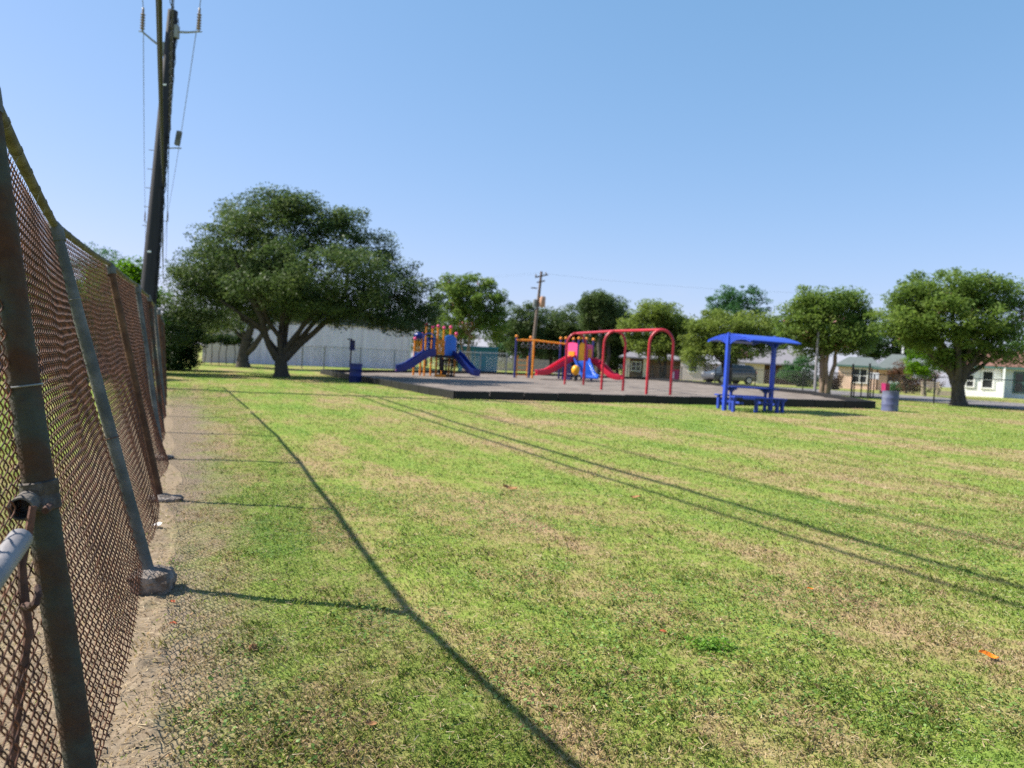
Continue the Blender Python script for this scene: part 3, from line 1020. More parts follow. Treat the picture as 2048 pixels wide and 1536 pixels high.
# ------------------------------------------------------------------ trees
def crown_leaves(blobs, n, size, seed, up=.35, clump=.28, flat=1.0):
    """leaf clusters spread through the blobs' volumes; returns (N,4,3) leaf quads and a tone per leaf"""
    rg = np.random.default_rng(seed)
    vol = np.array([b[3] * b[4] * b[5] for b in blobs]) ** .8
    pr = vol / vol.sum()
    ncl = max(36, int(n / 80))
    bi = rg.choice(len(blobs), ncl, p=pr)
    B = np.array([b[:6] for b in blobs], float)[bi]
    d = rg.normal(size=(ncl, 3)); d /= np.linalg.norm(d, axis=1, keepdims=True)
    rad = rg.uniform(.10, 1.0, ncl) ** .40
    cc = B[:, :3] + d * B[:, 3:6] * rad[:, None] * rg.uniform(.84, 1.07, (ncl, 1))
    csz = rg.uniform(.4, 1.5, ncl) * clump
    ctone = np.clip(rg.normal(.45, .2, ncl), 0, 1)
    w = csz ** 1.5; w /= w.sum()
    ci = rg.choice(ncl, n, p=w)
    g = rg.normal(size=(n, 3))
    gl = np.linalg.norm(g, axis=1, keepdims=True)
    g *= np.minimum(1, 1.75 / gl)
    P = cc[ci] + g * csz[ci][:, None] * np.array([1, 1, .58 * flat])
    nn = rg.normal(size=(n, 3)); nn[:, 2] = np.abs(nn[:, 2]) + up
    nn /= np.linalg.norm(nn, axis=1, keepdims=True)
    t1 = np.cross(nn, rg.normal(size=(n, 3))); t1 /= np.linalg.norm(t1, axis=1, keepdims=True) + 1e-9
    t2 = np.cross(nn, t1)
    s = size * rg.uniform(.6, 1.45, n)[:, None]
    V = np.stack([P - t1 * s, P + t1 * s * .7 + t2 * s * .55, P + t1 * s * .8 - t2 * s * .55], 1)
    tone = np.clip(ctone[ci] * .75 + rg.uniform(0, .4, n) - .05, 0, 1)
    return V, tone


def limb_path(a, b, sag, seed, n=6):
    rnd = random.Random(seed)
    pts = []
    ln = (b - a).length
    for k in range(n + 1):
        f_ = k / n
        p = a.lerp(b, f_) + Vector((0, 0, sag * ln * math.sin(math.pi * f_)))
        if 0 < k < n:
            p += Vector((rnd.uniform(-1, 1), rnd.uniform(-1, 1), rnd.uniform(-.6, .6))) * ln * .035
        pts.append(p)
    return pts


def tree(name, label, group, base, D, blobs_px, n, size, mat, bark, trunk_px=None, trunk_r=.3, limbs_px=None, seed=1, clump=.45, depth=.85, stems=1, spread=2.2, cat='tree', up=.8, extra_limbs=6):
    """base: ground point; blobs_px: crown lobes as seen from the lawn (cx, cy, rx, ry[, depth shift m]) at distance D"""
    rnd = random.Random(seed)
    root = thing(name, label, cat, base, 0, group)
    O = Vector(base)
    k = D / F_PX
    blobs = []
    for q in blobs_px:
        dd = q[4] if len(q) > 4 else 0
        c = A(q[0], q[1], D + dd)
        blobs.append((c.x - O.x, c.y - O.y, c.z - O.z, q[2] * k, q[2] * k * depth, q[3] * k))
    extra = []
    for b_ in blobs:                     # smaller sprays break the outline of each lobe
        for e_ in range(3):
            dv = Vector((rnd.gauss(0, 1), rnd.gauss(0, 1), rnd.gauss(.2, .8))).normalized()
            q_ = rnd.uniform(.2, .36)
            extra.append((b_[0] + dv.x * b_[3] * .93, b_[1] + dv.y * b_[4] * .93, b_[2] + dv.z * b_[5] * .93, b_[3] * q_, b_[4] * q_, min(b_[5], b_[3]) * q_))
    V, tone = crown_leaves(blobs + extra, int(n * 1.3), size * .62, seed, up, clump * .72)
    fast_mesh('crown', V, 3, mat, root, tone)
    tr = MB()
    if trunk_px:
        pts = [A(x, y, D) - O for x, y, _ in trunk_px]
        pts[0].z = min(pts[0].z, -.1)
        pts[0].y = 0 if abs(pts[0].y) < 1.5 else pts[0].y
        rs = [w * k / 2 for _, _, w in trunk_px]
        tr.tube(pts, rs, 12)
    else:
        top = Vector((blobs[0][0] * .25, 0, min(b[2] - b[5] * .7 for b in blobs)))
        if top.z < .6:
            top.z = .6
        for s_i in range(stems):
            off = Vector((rnd.uniform(-1, 1), rnd.uniform(-1, 1), 0)) * (trunk_r * 1.1 if stems > 1 else 0)
            tp = top + off * spread
            rr = trunk_r / (stems ** .5)
            pth = limb_path(off * .5 + Vector((0, 0, -.12)), tp, 0, seed + s_i, 5)
            tr.tube(pth, [rr * 1.35, rr * 1.02, rr * .92, rr * .85, rr * .8, rr * .72], 10)
            if stems > 1:
                tgt = blobs[s_i % len(blobs)]
                tr.tube(limb_path(pth[-1], Vector(tgt[:3]), .04, seed + 40 + s_i), [rr * .72, rr * .6, rr * .5, rr * .42, rr * .34, rr * .25, rr * .12], 8)
        pts = [top]
        rs = [trunk_r * .8]
    if limbs_px:
        for lp in limbs_px:
            pp = [A(x, y, D + (z if len(q_) else 0)) - O for (x, y, w, z), q_ in ((q2, q2) for q2 in lp)]
            tr.tube(pp, [w * k / 2 for x, y, w, z in lp], 9)
    tip = pts[-1]
    for j in range(extra_limbs):
        b_ = blobs[j % len(blobs)]
        e_ = Vector(b_[:3]) + Vector((rnd.uniform(-.5, .5) * b_[3], rnd.uniform(-.5, .5) * b_[4], rnd.uniform(-.2, .5) * b_[5]))
        r1 = min(rs[-1] * .6, .16)
        tr.tube(limb_path(tip, e_, .06, seed * 7 + j), [r1 * (1 - .14 * q) for q in range(7)], 7)
    tr.build('trunk', bark, root, True)
    return root


TG = 'trees round the playground'
b = G(562, 754)
tree('oak_tree', 'large spreading live oak with forked trunk left of the playground', TG, b, b.y,
     [(560, 452, 112, 70), (675, 480, 82, 58, 1), (470, 520, 105, 82, -1), (405, 590, 78, 78, 0), (640, 560, 150, 85, -2), (775, 562, 82, 60, 1), (828, 602, 56, 50, 0), (850, 638, 32, 30, 0), (795, 640, 56, 26, -1),
      (560, 590, 120, 62, 2), (366, 650, 42, 48), (585, 418, 64, 38), (700, 440, 44, 30, 1), (500, 440, 70, 45, 2), (715, 620, 110, 38, -1), (752, 500, 44, 44, 2), (455, 640, 60, 30, 3)],
     105000, .115, 'oak', 'bark',
     trunk_px=[(563, 760, 42), (563, 745, 28), (562, 725, 24), (562, 712, 26)],
     limbs_px=[[(555, 718, 17, 0), (538, 690, 13, -.3), (528, 660, 12, -.6), (522, 632, 13, -.8), (500, 590, 13, -1), (480, 540, 9, -1), (460, 490, 5, -1)],
               [(522, 632, 12, -.8), (532, 600, 10, -.5), (520, 560, 7, 0), (525, 500, 4, 0)],
               [(567, 718, 16, 0), (568, 680, 14, .4), (572, 650, 12, .8), (590, 600, 12, 1), (610, 540, 8, 1), (620, 470, 5, 1)],
               [(570, 718, 16, 0), (600, 688, 13, .2), (625, 668, 11, .1), (650, 645, 10, -.2), (700, 625, 9, -.5), (760, 600, 6, -.5), (800, 590, 4, 0)],
               [(528, 660, 8, -.6), (500, 640, 6, -1), (470, 620, 5, -1.3), (440, 600, 4, -1.5)],
               [(650, 645, 8, -.2), (690, 590, 6, -.6), (700, 520, 4, -1)]],
     seed=3, clump=.42, depth=.8)
b = G(484, 735)
tree('oak_tree', 'darker live oak with a leaning forked trunk behind the large oak', TG, b, b.y,
     [(520, 560, 90, 70), (440, 560, 80, 80), (600, 600, 90, 50, 2), (470, 640, 50, 26), (400, 640, 50, 50, 2)], 34000, .17, 'oak', 'bark',
     trunk_px=[(487, 740, 34), (485, 722, 23), (488, 700, 19), (494, 680, 19)],
     limbs_px=[[(494, 680, 16, 0), (500, 660, 15, 0), (508, 635, 12, 0), (520, 600, 8, 0), (520, 560, 5, 0)],
               [(490, 710, 12, 0), (506, 695, 12, -.3), (522, 672, 10, -.4), (540, 652, 9, -.4), (560, 620, 6, 0)],
               [(492, 690, 9, 0), (484, 660, 8, .5), (478, 630, 6, .5), (450, 580, 4, .5)]], seed=5, clump=.55)
b = G(511, 726)
st = thing('tree_stump', 'broken leaning tree stump between the two oak trunks', 'tree stump', b)
k_ = b.y / F_PX
MB().tube([Vector((-.15, 0, -.2)), Vector((-.1, 0, .5)), Vector((.15, 0, 1.2)), Vector((.35, 0, 1.9)), Vector((.5, 0, 2.15))], [.85, .6, .55, .6, .45], 12).build('trunk', 'bark', st, True)

b = on_ground(362, 760, 46)
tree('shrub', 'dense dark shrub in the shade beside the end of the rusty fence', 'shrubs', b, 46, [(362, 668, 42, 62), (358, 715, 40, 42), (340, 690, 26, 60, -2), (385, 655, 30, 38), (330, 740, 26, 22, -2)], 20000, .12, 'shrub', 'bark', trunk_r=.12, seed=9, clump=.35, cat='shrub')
b = on_ground(250, 760, 38)
tree('shrub_tree', 'bright green tree rising behind the rusty fence beside the dark pole', 'trees behind the rusty fence', b, 38, [(250, 570, 50, 45), (205, 580, 48, 50, 2), (262, 545, 26, 32, 0), (225, 640, 60, 50), (290, 620, 40, 50, 3)], 14000, .15, 'lime', 'bark', trunk_r=.2, seed=13, clump=.4)
b = on_ground(120, 760, 33)
tree('shrub_tree', 'yellow green tree seen through the mesh at the far left', 'trees behind the rusty fence', b, 33, [(120, 610, 80, 50), (60, 600, 60, 60, 2), (170, 640, 60, 45)], 12000, .15, 'lime', 'bark', trunk_r=.2, seed=14, clump=.5)
b = on_ground(190, 760, 60)
tree('bare_tree', 'thin feathery treetop sticking up above the rusty fence rail', 'trees behind the rusty fence', b, 60, [(195, 510, 30, 24), (180, 540, 45, 30), (220, 525, 22, 22)], 2600, .14, 'elm', 'bark', trunk_r=.15, seed=15, clump=.7)
b = on_ground(30, 760, 30)
tree('shrub_tree', 'green tree behind the fence at the left picture edge, under the rail', 'trees behind the rusty fence', b, 30, [(10, 620, 70, 45), (-50, 590, 70, 60)], 8000, .15, 'elm', 'bark', trunk_r=.2, seed=16, clump=.5)

b = G(945, 744); b = on_ground(930, 744, 66)
tree('myrtle_tree', 'round green tree with pale trunks between the big oak and the far pole', TG, b, 66,
     [(930, 590, 62, 40), (965, 610, 58, 42), (895, 610, 40, 50), (940, 645, 75, 36), (1000, 615, 24, 34), (985, 650, 40, 30), (905, 570, 36, 22), (955, 565, 42, 20)], 21000, .17, 'myrtle', 'bark_light', trunk_r=.22, stems=4, seed=21, clump=.42)
bgset = [(1048, 645, 36, 34, 96, 'oak'), (1100, 650, 50, 32, 100, 'oak'), (1150, 645, 55, 40, 98, 'oak'), (1215, 622, 52, 34, 92, 'oak'), (1235, 655, 45, 45, 95, 'oak'), (1195, 605, 30, 22, 90, 'oak')]
labs = ['dark green tree just right of the far wooden pole', 'low dark tree second right of the far wooden pole', 'dark oak behind the orange monkey bars and pink playset', 'tall dark oak crest behind the left swing arch', 'dark oak behind the middle swing arch', 'highest feathery dark treetop over the pink playset']
bgset += [(1075, 668, 60, 30, 106, 'elm'), (1180, 672, 70, 34, 108, 'oak'), (1275, 672, 60, 34, 112, 'elm')]
labs += ['paler low tree behind the monkey bars, left of the pink playset', 'broad dark tree low behind the second playset', 'mid green tree between the left swing arch and the light green tree']
for i, (cx, cy, rx, ry, D, mt) in enumerate(bgset):
    b = on_ground(cx, 750, D)
    tree('oak_tree', labs[i], 'dark trees behind the playground', b, D, [(cx, cy, rx, ry), (cx - rx * .4, cy + ry * .8, rx * .8, ry), (cx + rx * .4, cy + ry * .9, rx * .8, ry * .9), (cx, cy + ry * 1.5, rx, ry * .6)], 17000, .2, mt, 'bark', trunk_r=.28, seed=30 + i, clump=.55)

for i, (cx, cy, rx, ry, D, lb) in enumerate(((850, 640, 55, 40, 105, 'dark tree behind the right corner of the pale hall'), (905, 660, 40, 40, 100, 'dark tree behind the teal shed roof'), (1010, 668, 40, 30, 110, 'low dark tree left of the far wooden pole'))):
    b = on_ground(cx, 748, D)
    tree('oak_tree', lb, 'dark trees behind the playground', b, D, [(cx, cy, rx, ry), (cx - rx * .4, cy + ry * .9, rx * .8, ry), (cx + rx * .4, cy + ry * .9, rx * .8, ry)], 8000, .22, 'oak', 'bark', trunk_r=.28, seed=60 + i, clump=.55)
MG = 'crape myrtles along the street'
b = on_ground(1325, 765, 62)
tree('myrtle_tree', 'light green tree over the right swing arch in front of the grey roofed house', MG, b, 62, [(1320, 632, 55, 26), (1290, 650, 40, 34), (1345, 650, 42, 40), (1310, 690, 50, 30), (1360, 670, 28, 40), (1280, 680, 28, 26)], 19000, .17, 'myrtle_pale', 'bark', trunk_r=.24, stems=3, seed=41, clump=.5)
b = on_ground(1460, 770, 58)
tree('myrtle_tree', 'pink flecked tree behind the blue shelter', MG, b, 58, [(1450, 650, 66, 30), (1410, 670, 45, 40), (1500, 660, 48, 40), (1450, 695, 78, 30), (1395, 705, 30, 36), (1530, 680, 30, 36), (1400, 650, 30, 22)], 24000, .16, 'myrtle_pale', 'bark', trunk_r=.24, stems=3, seed=42, clump=.45)
b = G(1648, 792)
tree('myrtle_tree', 'multi stemmed tree between the shelter and the green roofed house', MG, b, b.y,
     [(1650, 605, 72, 34), (1610, 630, 55, 44), (1700, 635, 52, 44), (1655, 660, 92, 36), (1580, 650, 30, 36), (1725, 665, 32, 42), (1645, 692, 56, 26), (1690, 690, 44, 22), (1585, 680, 30, 18)], 30000, .12, 'myrtle', 'bark_light', trunk_r=.25, stems=4, seed=43, clump=.36, spread=1.5)
b = G(1917, 812)
tree('myrtle_tree', 'largest flowering tree at the right with a thick grey forked trunk', MG, b, b.y,
     [(1890, 575, 82, 36), (1840, 605, 66, 46), (1960, 590, 66, 42), (1900, 640, 130, 46), (1795, 640, 42, 50), (2010, 640, 52, 60), (1885, 682, 76, 34), (1960, 695, 66, 32), (1835, 655, 56, 36), (2040, 610, 30, 50), (1775, 655, 22, 22), (1900, 715, 40, 18), (2015, 706, 44, 24, -1)], 44000, .11, 'myrtle', 'bark',
     trunk_px=[(1917, 818, 48), (1917, 802, 29), (1916, 780, 24), (1915, 764, 25)],
     limbs_px=[[(1908, 768, 15, 0), (1900, 740, 12, .2), (1890, 715, 9, .4), (1868, 680, 8, .6), (1850, 640, 5, .6)],
               [(1922, 768, 16, 0), (1930, 745, 13, -.2), (1950, 715, 9, -.3), (1975, 680, 8, -.3), (1985, 640, 5, 0)],
               [(1914, 768, 16, 0), (1918, 735, 12, -.4), (1916, 700, 10, -.5), (1905, 650, 7, -.4)],
               [(1926, 752, 12, .3), (1960, 735, 8, .6), (1990, 710, 6, .7)]], seed=44, clump=.33)
b = on_ground(1470, 770, 100)
tree('elm_tree', 'tall vivid green tree standing behind the row over the shelter', TG, b, 100, [(1465, 590, 40, 24), (1440, 605, 30, 24), (1500, 600, 30, 26), (1415, 612, 14, 13), (1480, 630, 60, 30), (1525, 612, 22, 18), (1470, 680, 60, 40)], 15000, .22, 'elm', 'bark', trunk_r=.35, seed=45, clump=.55)
b = on_ground(1560, 775, 95)
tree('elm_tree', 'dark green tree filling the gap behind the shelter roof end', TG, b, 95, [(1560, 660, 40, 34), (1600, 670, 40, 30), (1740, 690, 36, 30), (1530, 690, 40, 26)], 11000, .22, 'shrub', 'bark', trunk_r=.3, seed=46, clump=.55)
b = on_ground(1800, 790, 80)
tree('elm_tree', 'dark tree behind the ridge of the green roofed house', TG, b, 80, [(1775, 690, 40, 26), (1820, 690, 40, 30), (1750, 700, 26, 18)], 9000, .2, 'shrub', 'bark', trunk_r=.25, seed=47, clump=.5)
b = on_ground(1385, 765, 105)
tree('elm_tree', 'dark tree between the light green tree and the pink flecked tree', TG, b, 105, [(1385, 680, 40, 40), (1340, 690, 50, 30), (1270, 690, 40, 26)], 11000, .23, 'oak', 'bark', trunk_r=.3, seed=48, clump=.6)
b = on_ground(2030, 800, 62)
tree('elm_tree', 'bright green bush top behind the brown roof at the right edge', TG, b, 62, [(2030, 703, 18, 8), (2050, 690, 30, 20), (2090, 660, 50, 50)], 5000, .13, 'lime', 'bark', trunk_r=.2, seed=49, clump=.3)
b = on_ground(1850, 790, 47)
tree('bright_shrub', 'lime green shrub hanging beside the thick forked trunk', 'shrubs by the houses', b, 47, [(1850, 725, 34, 26), (1835, 745, 22, 14), (1880, 720, 26, 22)], 5500, .10, 'lime', 'bark', trunk_r=.07, seed=50, clump=.28, cat='shrub')
b = on_ground(1812, 790, 54)
tree('russet_shrub', 'reddish flowering shrub between the peach porch and the lime shrub', 'shrubs by the houses', b, 54, [(1805, 735, 20, 22), (1825, 760, 30, 28), (1790, 745, 14, 10), (1850, 765, 26, 24)], 5500, .10, 'russet', 'bark', trunk_r=.07, seed=51, clump=.28, cat='shrub')
b = on_ground(1795, 785, 56)
tree('round_shrub', 'low round green shrub behind the faded barrel', 'shrubs by the houses', b, 56, [(1793, 776, 20, 9), (1783, 780, 12, 6)], 2500, .08, 'elm', 'bark', trunk_r=.05, seed=52, clump=.2, cat='shrub', extra_limbs=3)
b = on_ground(1668, 785, 58)
tree('russet_shrub', 'brownish shrub between the multi stemmed tree and the peach wall', 'shrubs by the houses', b, 58, [(1668, 760, 14, 22), (1660, 772, 12, 12)], 2500, .10, 'russet', 'bark', trunk_r=.06, seed=53, clump=.25, cat='shrub', extra_limbs=3)
b = on_ground(1598, 780, 66)
tree('bright_shrub', 'bright green leafy shrub under the right end of the shelter roof', 'shrubs by the houses', b, 66, [(1600, 735, 32, 22), (1585, 755, 26, 18), (1620, 760, 20, 12), (1612, 772, 14, 8)], 6000, .13, 'elm', 'bark', trunk_r=.07, seed=54, clump=.35, cat='shrub', extra_limbs=3)

# hedge of vines over a frame left of the oak
b = on_ground(435, 735, 62)
hd = thing('vine_hedge', 'vine covered rail with hanging stems left of the oak trunks', 'hedge', b)
k_ = 62 / F_PX
V, tone = crown_leaves([(-1.6 + .55 * i, random.uniform(-.2, .2), (738 - 688) * k_ + random.uniform(-.08, .08), .45, .35, .28) for i in range(8)], 6000, .09, 71, clump=.22)
fast_mesh('foliage', V, 3, 'shrub', hd, tone)
for i in range(7):
    x = -1.7 + .6 * i
    MB().tube([Vector((x, 0, -.1)), Vector((x + random.uniform(-.1, .1), .05, .9)), Vector((x + random.uniform(-.2, .2), 0, 1.95))], .035, 6).build('stem', 'bark', hd, True)

# ------------------------------------------------------------------ buildings
def view_rot(p):
    return -math.atan2(p.x, p.y)


def window(root, x, z, w, h, y=-.01, bars=(1, 1), trim='trim', name='window'):
    fr = MB()
    t = .09
    for sx_ in (-1, 1):
        fr.box((x + sx_ * (w / 2 - t / 2), y - .04, z), (t, .09, h))
    for sz in (-1, 1):
        fr.box((x, y - .042, z + sz * (h / 2 - t / 2)), (w - 2 * t - .004, .08, t))
    for i in range(bars[0]):
        fr.box((x - w / 2 + w * (i + 1) / (bars[0] + 1), y - .038, z), (.06, .06, h - 2 * t - .004))
    for j in range(bars[1]):
        fr.box((x, y - .036, z - h / 2 + h * (j + 1) / (bars[1] + 1)), (w - 2 * t - .004, .05, .05))
    f = fr.build(name, trim, root)
    nx, nz_ = bars[0] + 1, bars[1] + 1
    for i in range(nx):
        for j in range(nz_):
            pw, ph = (w - .2) / nx, (h - .2) / nz_
            MB().box((x - w / 2 + .1 + pw * (i + .5), y - .012, z - h / 2 + .1 + ph * (j + .5)), (pw - .03, .02, ph - .03)).build('pane', 'glass', f)
    return f


def gable_roof(root, w, d, eave, rise, mat, over=.4, ridge='X', cx=0, cy=0, hip=0.0, th=.14, name='roof'):
    """pitched roof with overhang; ridge along X or Y, hipped ends when hip > 0"""
    W, Dp = w / 2 + over, d / 2 + over
    if ridge == 'X':
        e = [(-W, -Dp), (W, -Dp), (W, Dp), (-W, Dp)]
        rg = [(-W + hip, 0), (W - hip, 0)]
        fs = [(0, 1, 5, 4), (2, 3, 4, 5), (1, 2, 5), (3, 0, 4)]
    else:
        e = [(-W, -Dp), (W, -Dp), (W, Dp), (-W, Dp)]
        rg = [(0, -Dp + hip), (0, Dp - hip)]
        fs = [(1, 2, 5, 4), (3, 0, 4, 5), (0, 1, 4), (2, 3, 5)]
    vs = [(cx + x, cy + y, eave) for x, y in e] + [(cx + x, cy + y, eave + rise) for x, y in rg]
    vs2 = [(x, y, z - th) for x, y, z in vs]
    mb = MB()
    mb.add(vs, fs)
    mb.add(vs2, [tuple(reversed(f)) for f in fs])
    allv = vs[:4] + vs2[:4]
    mb.add(allv, [(0, 4, 5, 1), (1, 5, 6, 2), (2, 6, 7, 3), (3, 7, 4, 0)])
    return mb.build(name, mat, root)


def wall_block(root, w, d, h, mat, cx=0, cy=0, name='wall', gable=0, ridge='X'):
    mb = MB()
    mb.box((cx, cy, h / 2 - .3), (w, d, h + .6))
    if gable and ridge == 'Y':
        mb.prism([(cx - w / 2, h - .002), (cx + w / 2, h - .002), (cx, h + gable)], cy - d / 2 + .001, cy + d / 2 - .001)
    if gable and ridge == 'X':
        mb.prism([(cy - d / 2, h - .002), (cy + d / 2, h - .002), (cy, h + gable)], cx - w / 2 + .001, cx + w / 2 - .001, 'X')
    return mb.build(name, mat, root)


def px_w(px, D):
    return px * D / F_PX


# grey gabled hall behind the oak
p = on_ground(645, 735, 70)
rz = view_rot(p)
hall = thing('metal_building', 'big pale grey gabled building behind the oak trees', 'building', p, rz)
W = px_w(345, 70)
wall_block(hall, W, 24, 3.9, 'wall_grey', 0, 12, gable=2.4, ridge='Y')
gable_roof(hall, W, 24, 4.0, 2.55, 'steel_grey', .18, 'Y', 0, 12)
for i in range(30):
    x = -W / 2 + W * (i + .5) / 30
    hh = 3.9 + 2.4 * (1 - abs(x) / (W / 2))
    MB().box((x, -.02, hh / 2), (.05, .045, hh - .05)).build('wall_rib', 'wall_grey', hall)
MB().box((W / 2 + .02, -.03, 1.95), (.14, .14, 3.9)).build('corner_trim', 'trim', hall)
MB().box((-W / 2 - .9, 1.2, 1.5), (3.0, 3.0, 3.6)).build('annex', 'wall_pinkish', hall)
MB().box((-W / 2 - .9, 1.2, 3.42), (3.3, 3.3, .2)).build('annex_roof', 'trim', hall)
# galvanised fence in front of it
fpx = [(560, 727), (604, 729), (648, 730), (720, 732), (788, 735), (850, 737), (908, 738), (960, 739), (1012, 740)]
fg = thing('chain_link_fence', 'low galvanised fence in front of the pale grey building', 'fence', on_ground(648, 730, 60))
FGO = fg.location.copy()
fpts = [on_ground(x, y, 60) for x, y in fpx]
for q in fpts:
    MB().tube([q + Vector((0, 0, -.1)), q + Vector((0, 0, 1.8))], .045, 8).build('post', 'steel_grey', fg, True, FGO)
for a, c in zip(fpts[:-1], fpts[1:]):
    MB().tube([a + Vector((0, 0, 1.74)), c + Vector((0, 0, 1.74))], .028, 6).build('top_rail', 'steel_grey', fg, True, FGO)


def diag_mesh(root, a, c, h, step, r, mat, origin):
    mb = MB()
    ln = (c - a).length
    d = (c - a).normalized()
    n = int((ln + h) / step)
    for i in range(n):
        for sgn in (0, 1):
            x0 = i * step - (h if sgn == 0 else 0)
            x1 = x0 + h
            z0, z1 = .05, h
            xa, xb = x0, x1
            za, zb = (z0, z1) if sgn == 0 else (z1, z0)
            # clip
            if xa < 0:
                za = za + (zb - za) * (0 - xa) / (xb - xa); xa = 0
            if xb > ln:
                zb = za + (zb - za) * (ln - xa) / (xb - xa); xb = ln
            if xb <= xa:
                continue
            zs = c.z - a.z
            mb.tube([a + d * xa + Vector((0, 0, za)), a + d * xb + Vector((0, 0, zb))], r, 3, False)
    return mb.build('chain_link_mesh', mat, root, None, origin)


for a, c in zip(fpts[:-1], fpts[1:]):
    diag_mesh(fg, a, c, 1.7, .10, .0035, 'steel_grey', FGO)

# shaded low shed behind the rusty fence at the left
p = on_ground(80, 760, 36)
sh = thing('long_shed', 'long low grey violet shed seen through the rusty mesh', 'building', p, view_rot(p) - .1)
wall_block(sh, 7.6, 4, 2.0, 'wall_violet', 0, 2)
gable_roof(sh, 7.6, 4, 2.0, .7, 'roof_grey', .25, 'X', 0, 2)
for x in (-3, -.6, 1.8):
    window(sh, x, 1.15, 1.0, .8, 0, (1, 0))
# blue shed behind the first playset
p = on_ground(955, 738, 76)
bs_ = thing('blue_shed', 'small teal blue metal shed right of the blue slides', 'shed', p, view_rot(p))
wall_block(bs_, px_w(78, 76), 3, 2.35, 'teal', 0, 1.5)
MB().box((0, 1.35, 2.42), (px_w(80, 76), 3.4, .12)).build('roof', 'teal', bs_)
MB().box((-1.05, -.03, 1.0), (.75, .05, 2.0)).build('door', 'steel_grey', bs_)
MB().box((-.35, -.025, 1.1), (.08, .045, 2.1)).build('door_post', 'steel_grey', bs_)
for i in range(6):
    MB().box((.1 + .3 * i, -.015, 1.15), (.05, .03, 2.2)).build('wall_rib', 'teal', bs_)

# pale low house far behind the monkey bars
p = on_ground(1085, 745, 104)
lh = thing('pale_house', 'pale low house far behind the orange monkey bars', 'house', p, view_rot(p))
wall_block(lh, 8.5, 6, 2.3, 'wall_cream', 0, 3)
gable_roof(lh, 8.5, 6, 2.35, 1.3, 'roof_grey', .35, 'X', 0, 3, 1.5)
for x in (-2.6, 0, 2.6):
    window(lh, x, 1.35, 1.1, 1.0)
p = on_ground(1000, 742, 92)
bf = thing('board_fence', 'weathered board fence right of the teal shed', 'fence', p, view_rot(p))
for i in range(36):
    MB().box((-.9 + .19 * i, random.uniform(-.015, .015), .75), (.165, .03, 1.7 + random.uniform(-.05, .05))).build('board', 'wood', bf)

# houses across the street
p = on_ground(1280, 752, 84)
h1 = thing('house', 'grey roofed house with cream porch pillars behind the right swing arch', 'house', p, view_rot(p))
wall_block(h1, 6.0, 7, 2.2, 'woodfence', 1.5, 4.2)
gable_roof(h1, 6.6, 7.5, 2.2, 1.15, 'roof_grey', .3, 'X', 1.2, 3.4, 2.2)
for x in (-1.45, .55):
    MB().bbox((x, .25, 1.05), (.55, .4, 2.2), None, .02).build('porch_pillar', 'wall_cream', h1)
window(h1, -.5, 1.2, 1.1, 1.1, .69)
p = on_ground(1383, 758, 80)
h2 = thing('house', 'pinkish white gabled house left of the grey car', 'house', p, view_rot(p))
wall_block(h2, px_w(46, 80), 9, 2.1, 'wall_pinkish', 0, 4.5, gable=1.2, ridge='Y')
gable_roof(h2, px_w(46, 80), 9, 2.1, 1.25, 'roof_grey', .2, 'Y', 0, 4.5)
window(h2, .05, 1.55, .95, 1.45, 0, (0, 1))
p = on_ground(1420, 762, 86)
f2 = thing('board_fence', 'dark board fence between the pinkish house and the cream house', 'fence', p, view_rot(p))
for i in range(26):
    MB().box((-1.9 + .2 * i, random.uniform(-.02, .02), .9), (.18, .03, 2.0 + random.uniform(-.05, .05))).build('board', 'woodfence', f2)
p = on_ground(1535, 768, 78)
h3 = thing('house', 'low cream house with a wide grey roof behind the shelter table', 'house', p, view_rot(p))
wall_block(h3, 1.9, 6, 2.05, 'wall_cream', -1.35, 3)
wall_block(h3, 3.4, 5, 2.0, 'woodfence', 1.3, 4, name='porch_wall')
gable_roof(h3, 6.6, 7, 2.1, 1.6, 'roof_grey', .35, 'X', .6, 3.3, 1.0)
for x in (.2, 2.9):
    MB().box((x, .2, 1.0), (.14, .14, 2.2)).build('porch_post', 'wall_cream', h3)
window(h3, 1.7, 1.2, 1.2, 1.0, 1.49)
p = on_ground(1712, 780, 68)
h4 = thing('house', 'peach house with a dark green roof and a white framed window', 'house', p, view_rot(p) - .05)
wall_block(h4, px_w(70, 68), 7, 2.05, 'wall_peach', 0, 3.5)
gable_roof(h4, px_w(72, 68), 7, 2.1, .85, 'roof_green', .28, 'X', 0, 3.5, .9)
MB().box((0, -.30, 2.02), (px_w(78, 68), .05, .16)).build('fascia', 'trim_green', h4)
window(h4, .22, 1.2, 1.28, 1.36, 0, (1, 1))
wall_block(h4, px_w(62, 68), 6, 2.0, 'wall_peach', px_w(68, 68), 3.3, name='wing_wall')
gable_roof(h4, px_w(66, 68), 6.6, 1.98, 1.35, 'roof_green', .35, 'X', px_w(70, 68), 3.2, 1.3, name='wing_roof')
MB().box((px_w(70, 68), -.47, 1.90), (px_w(84, 68), .05, .15)).build('fascia', 'trim_green', h4)
MB().box((px_w(66, 68), .26, .95), (.95, .06, 1.95)).build('door', 'dark', h4)
MB().box((px_w(66, 68), .20, .45), (.75, .05, .85)).build('door_panel', 'signwhite', h4)
MB().box((px_w(78, 68), 2.5, 3.8), (.16, .16, .8)).build('vent_pipe', 'trim', h4)
p = on_ground(1990, 798, 55)
h5 = thing('house', 'white house with a brown red roof at the right picture edge', 'house', p, view_rot(p))
wall_block(h5, px_w(200, 55), 7, 2.15, 'wall_white', px_w(40, 55), 3.5)
gable_roof(h5, px_w(205, 55), 7, 2.25, 1.25, 'roof_red', .4, 'X', px_w(40, 55), 3.5, 1.2)
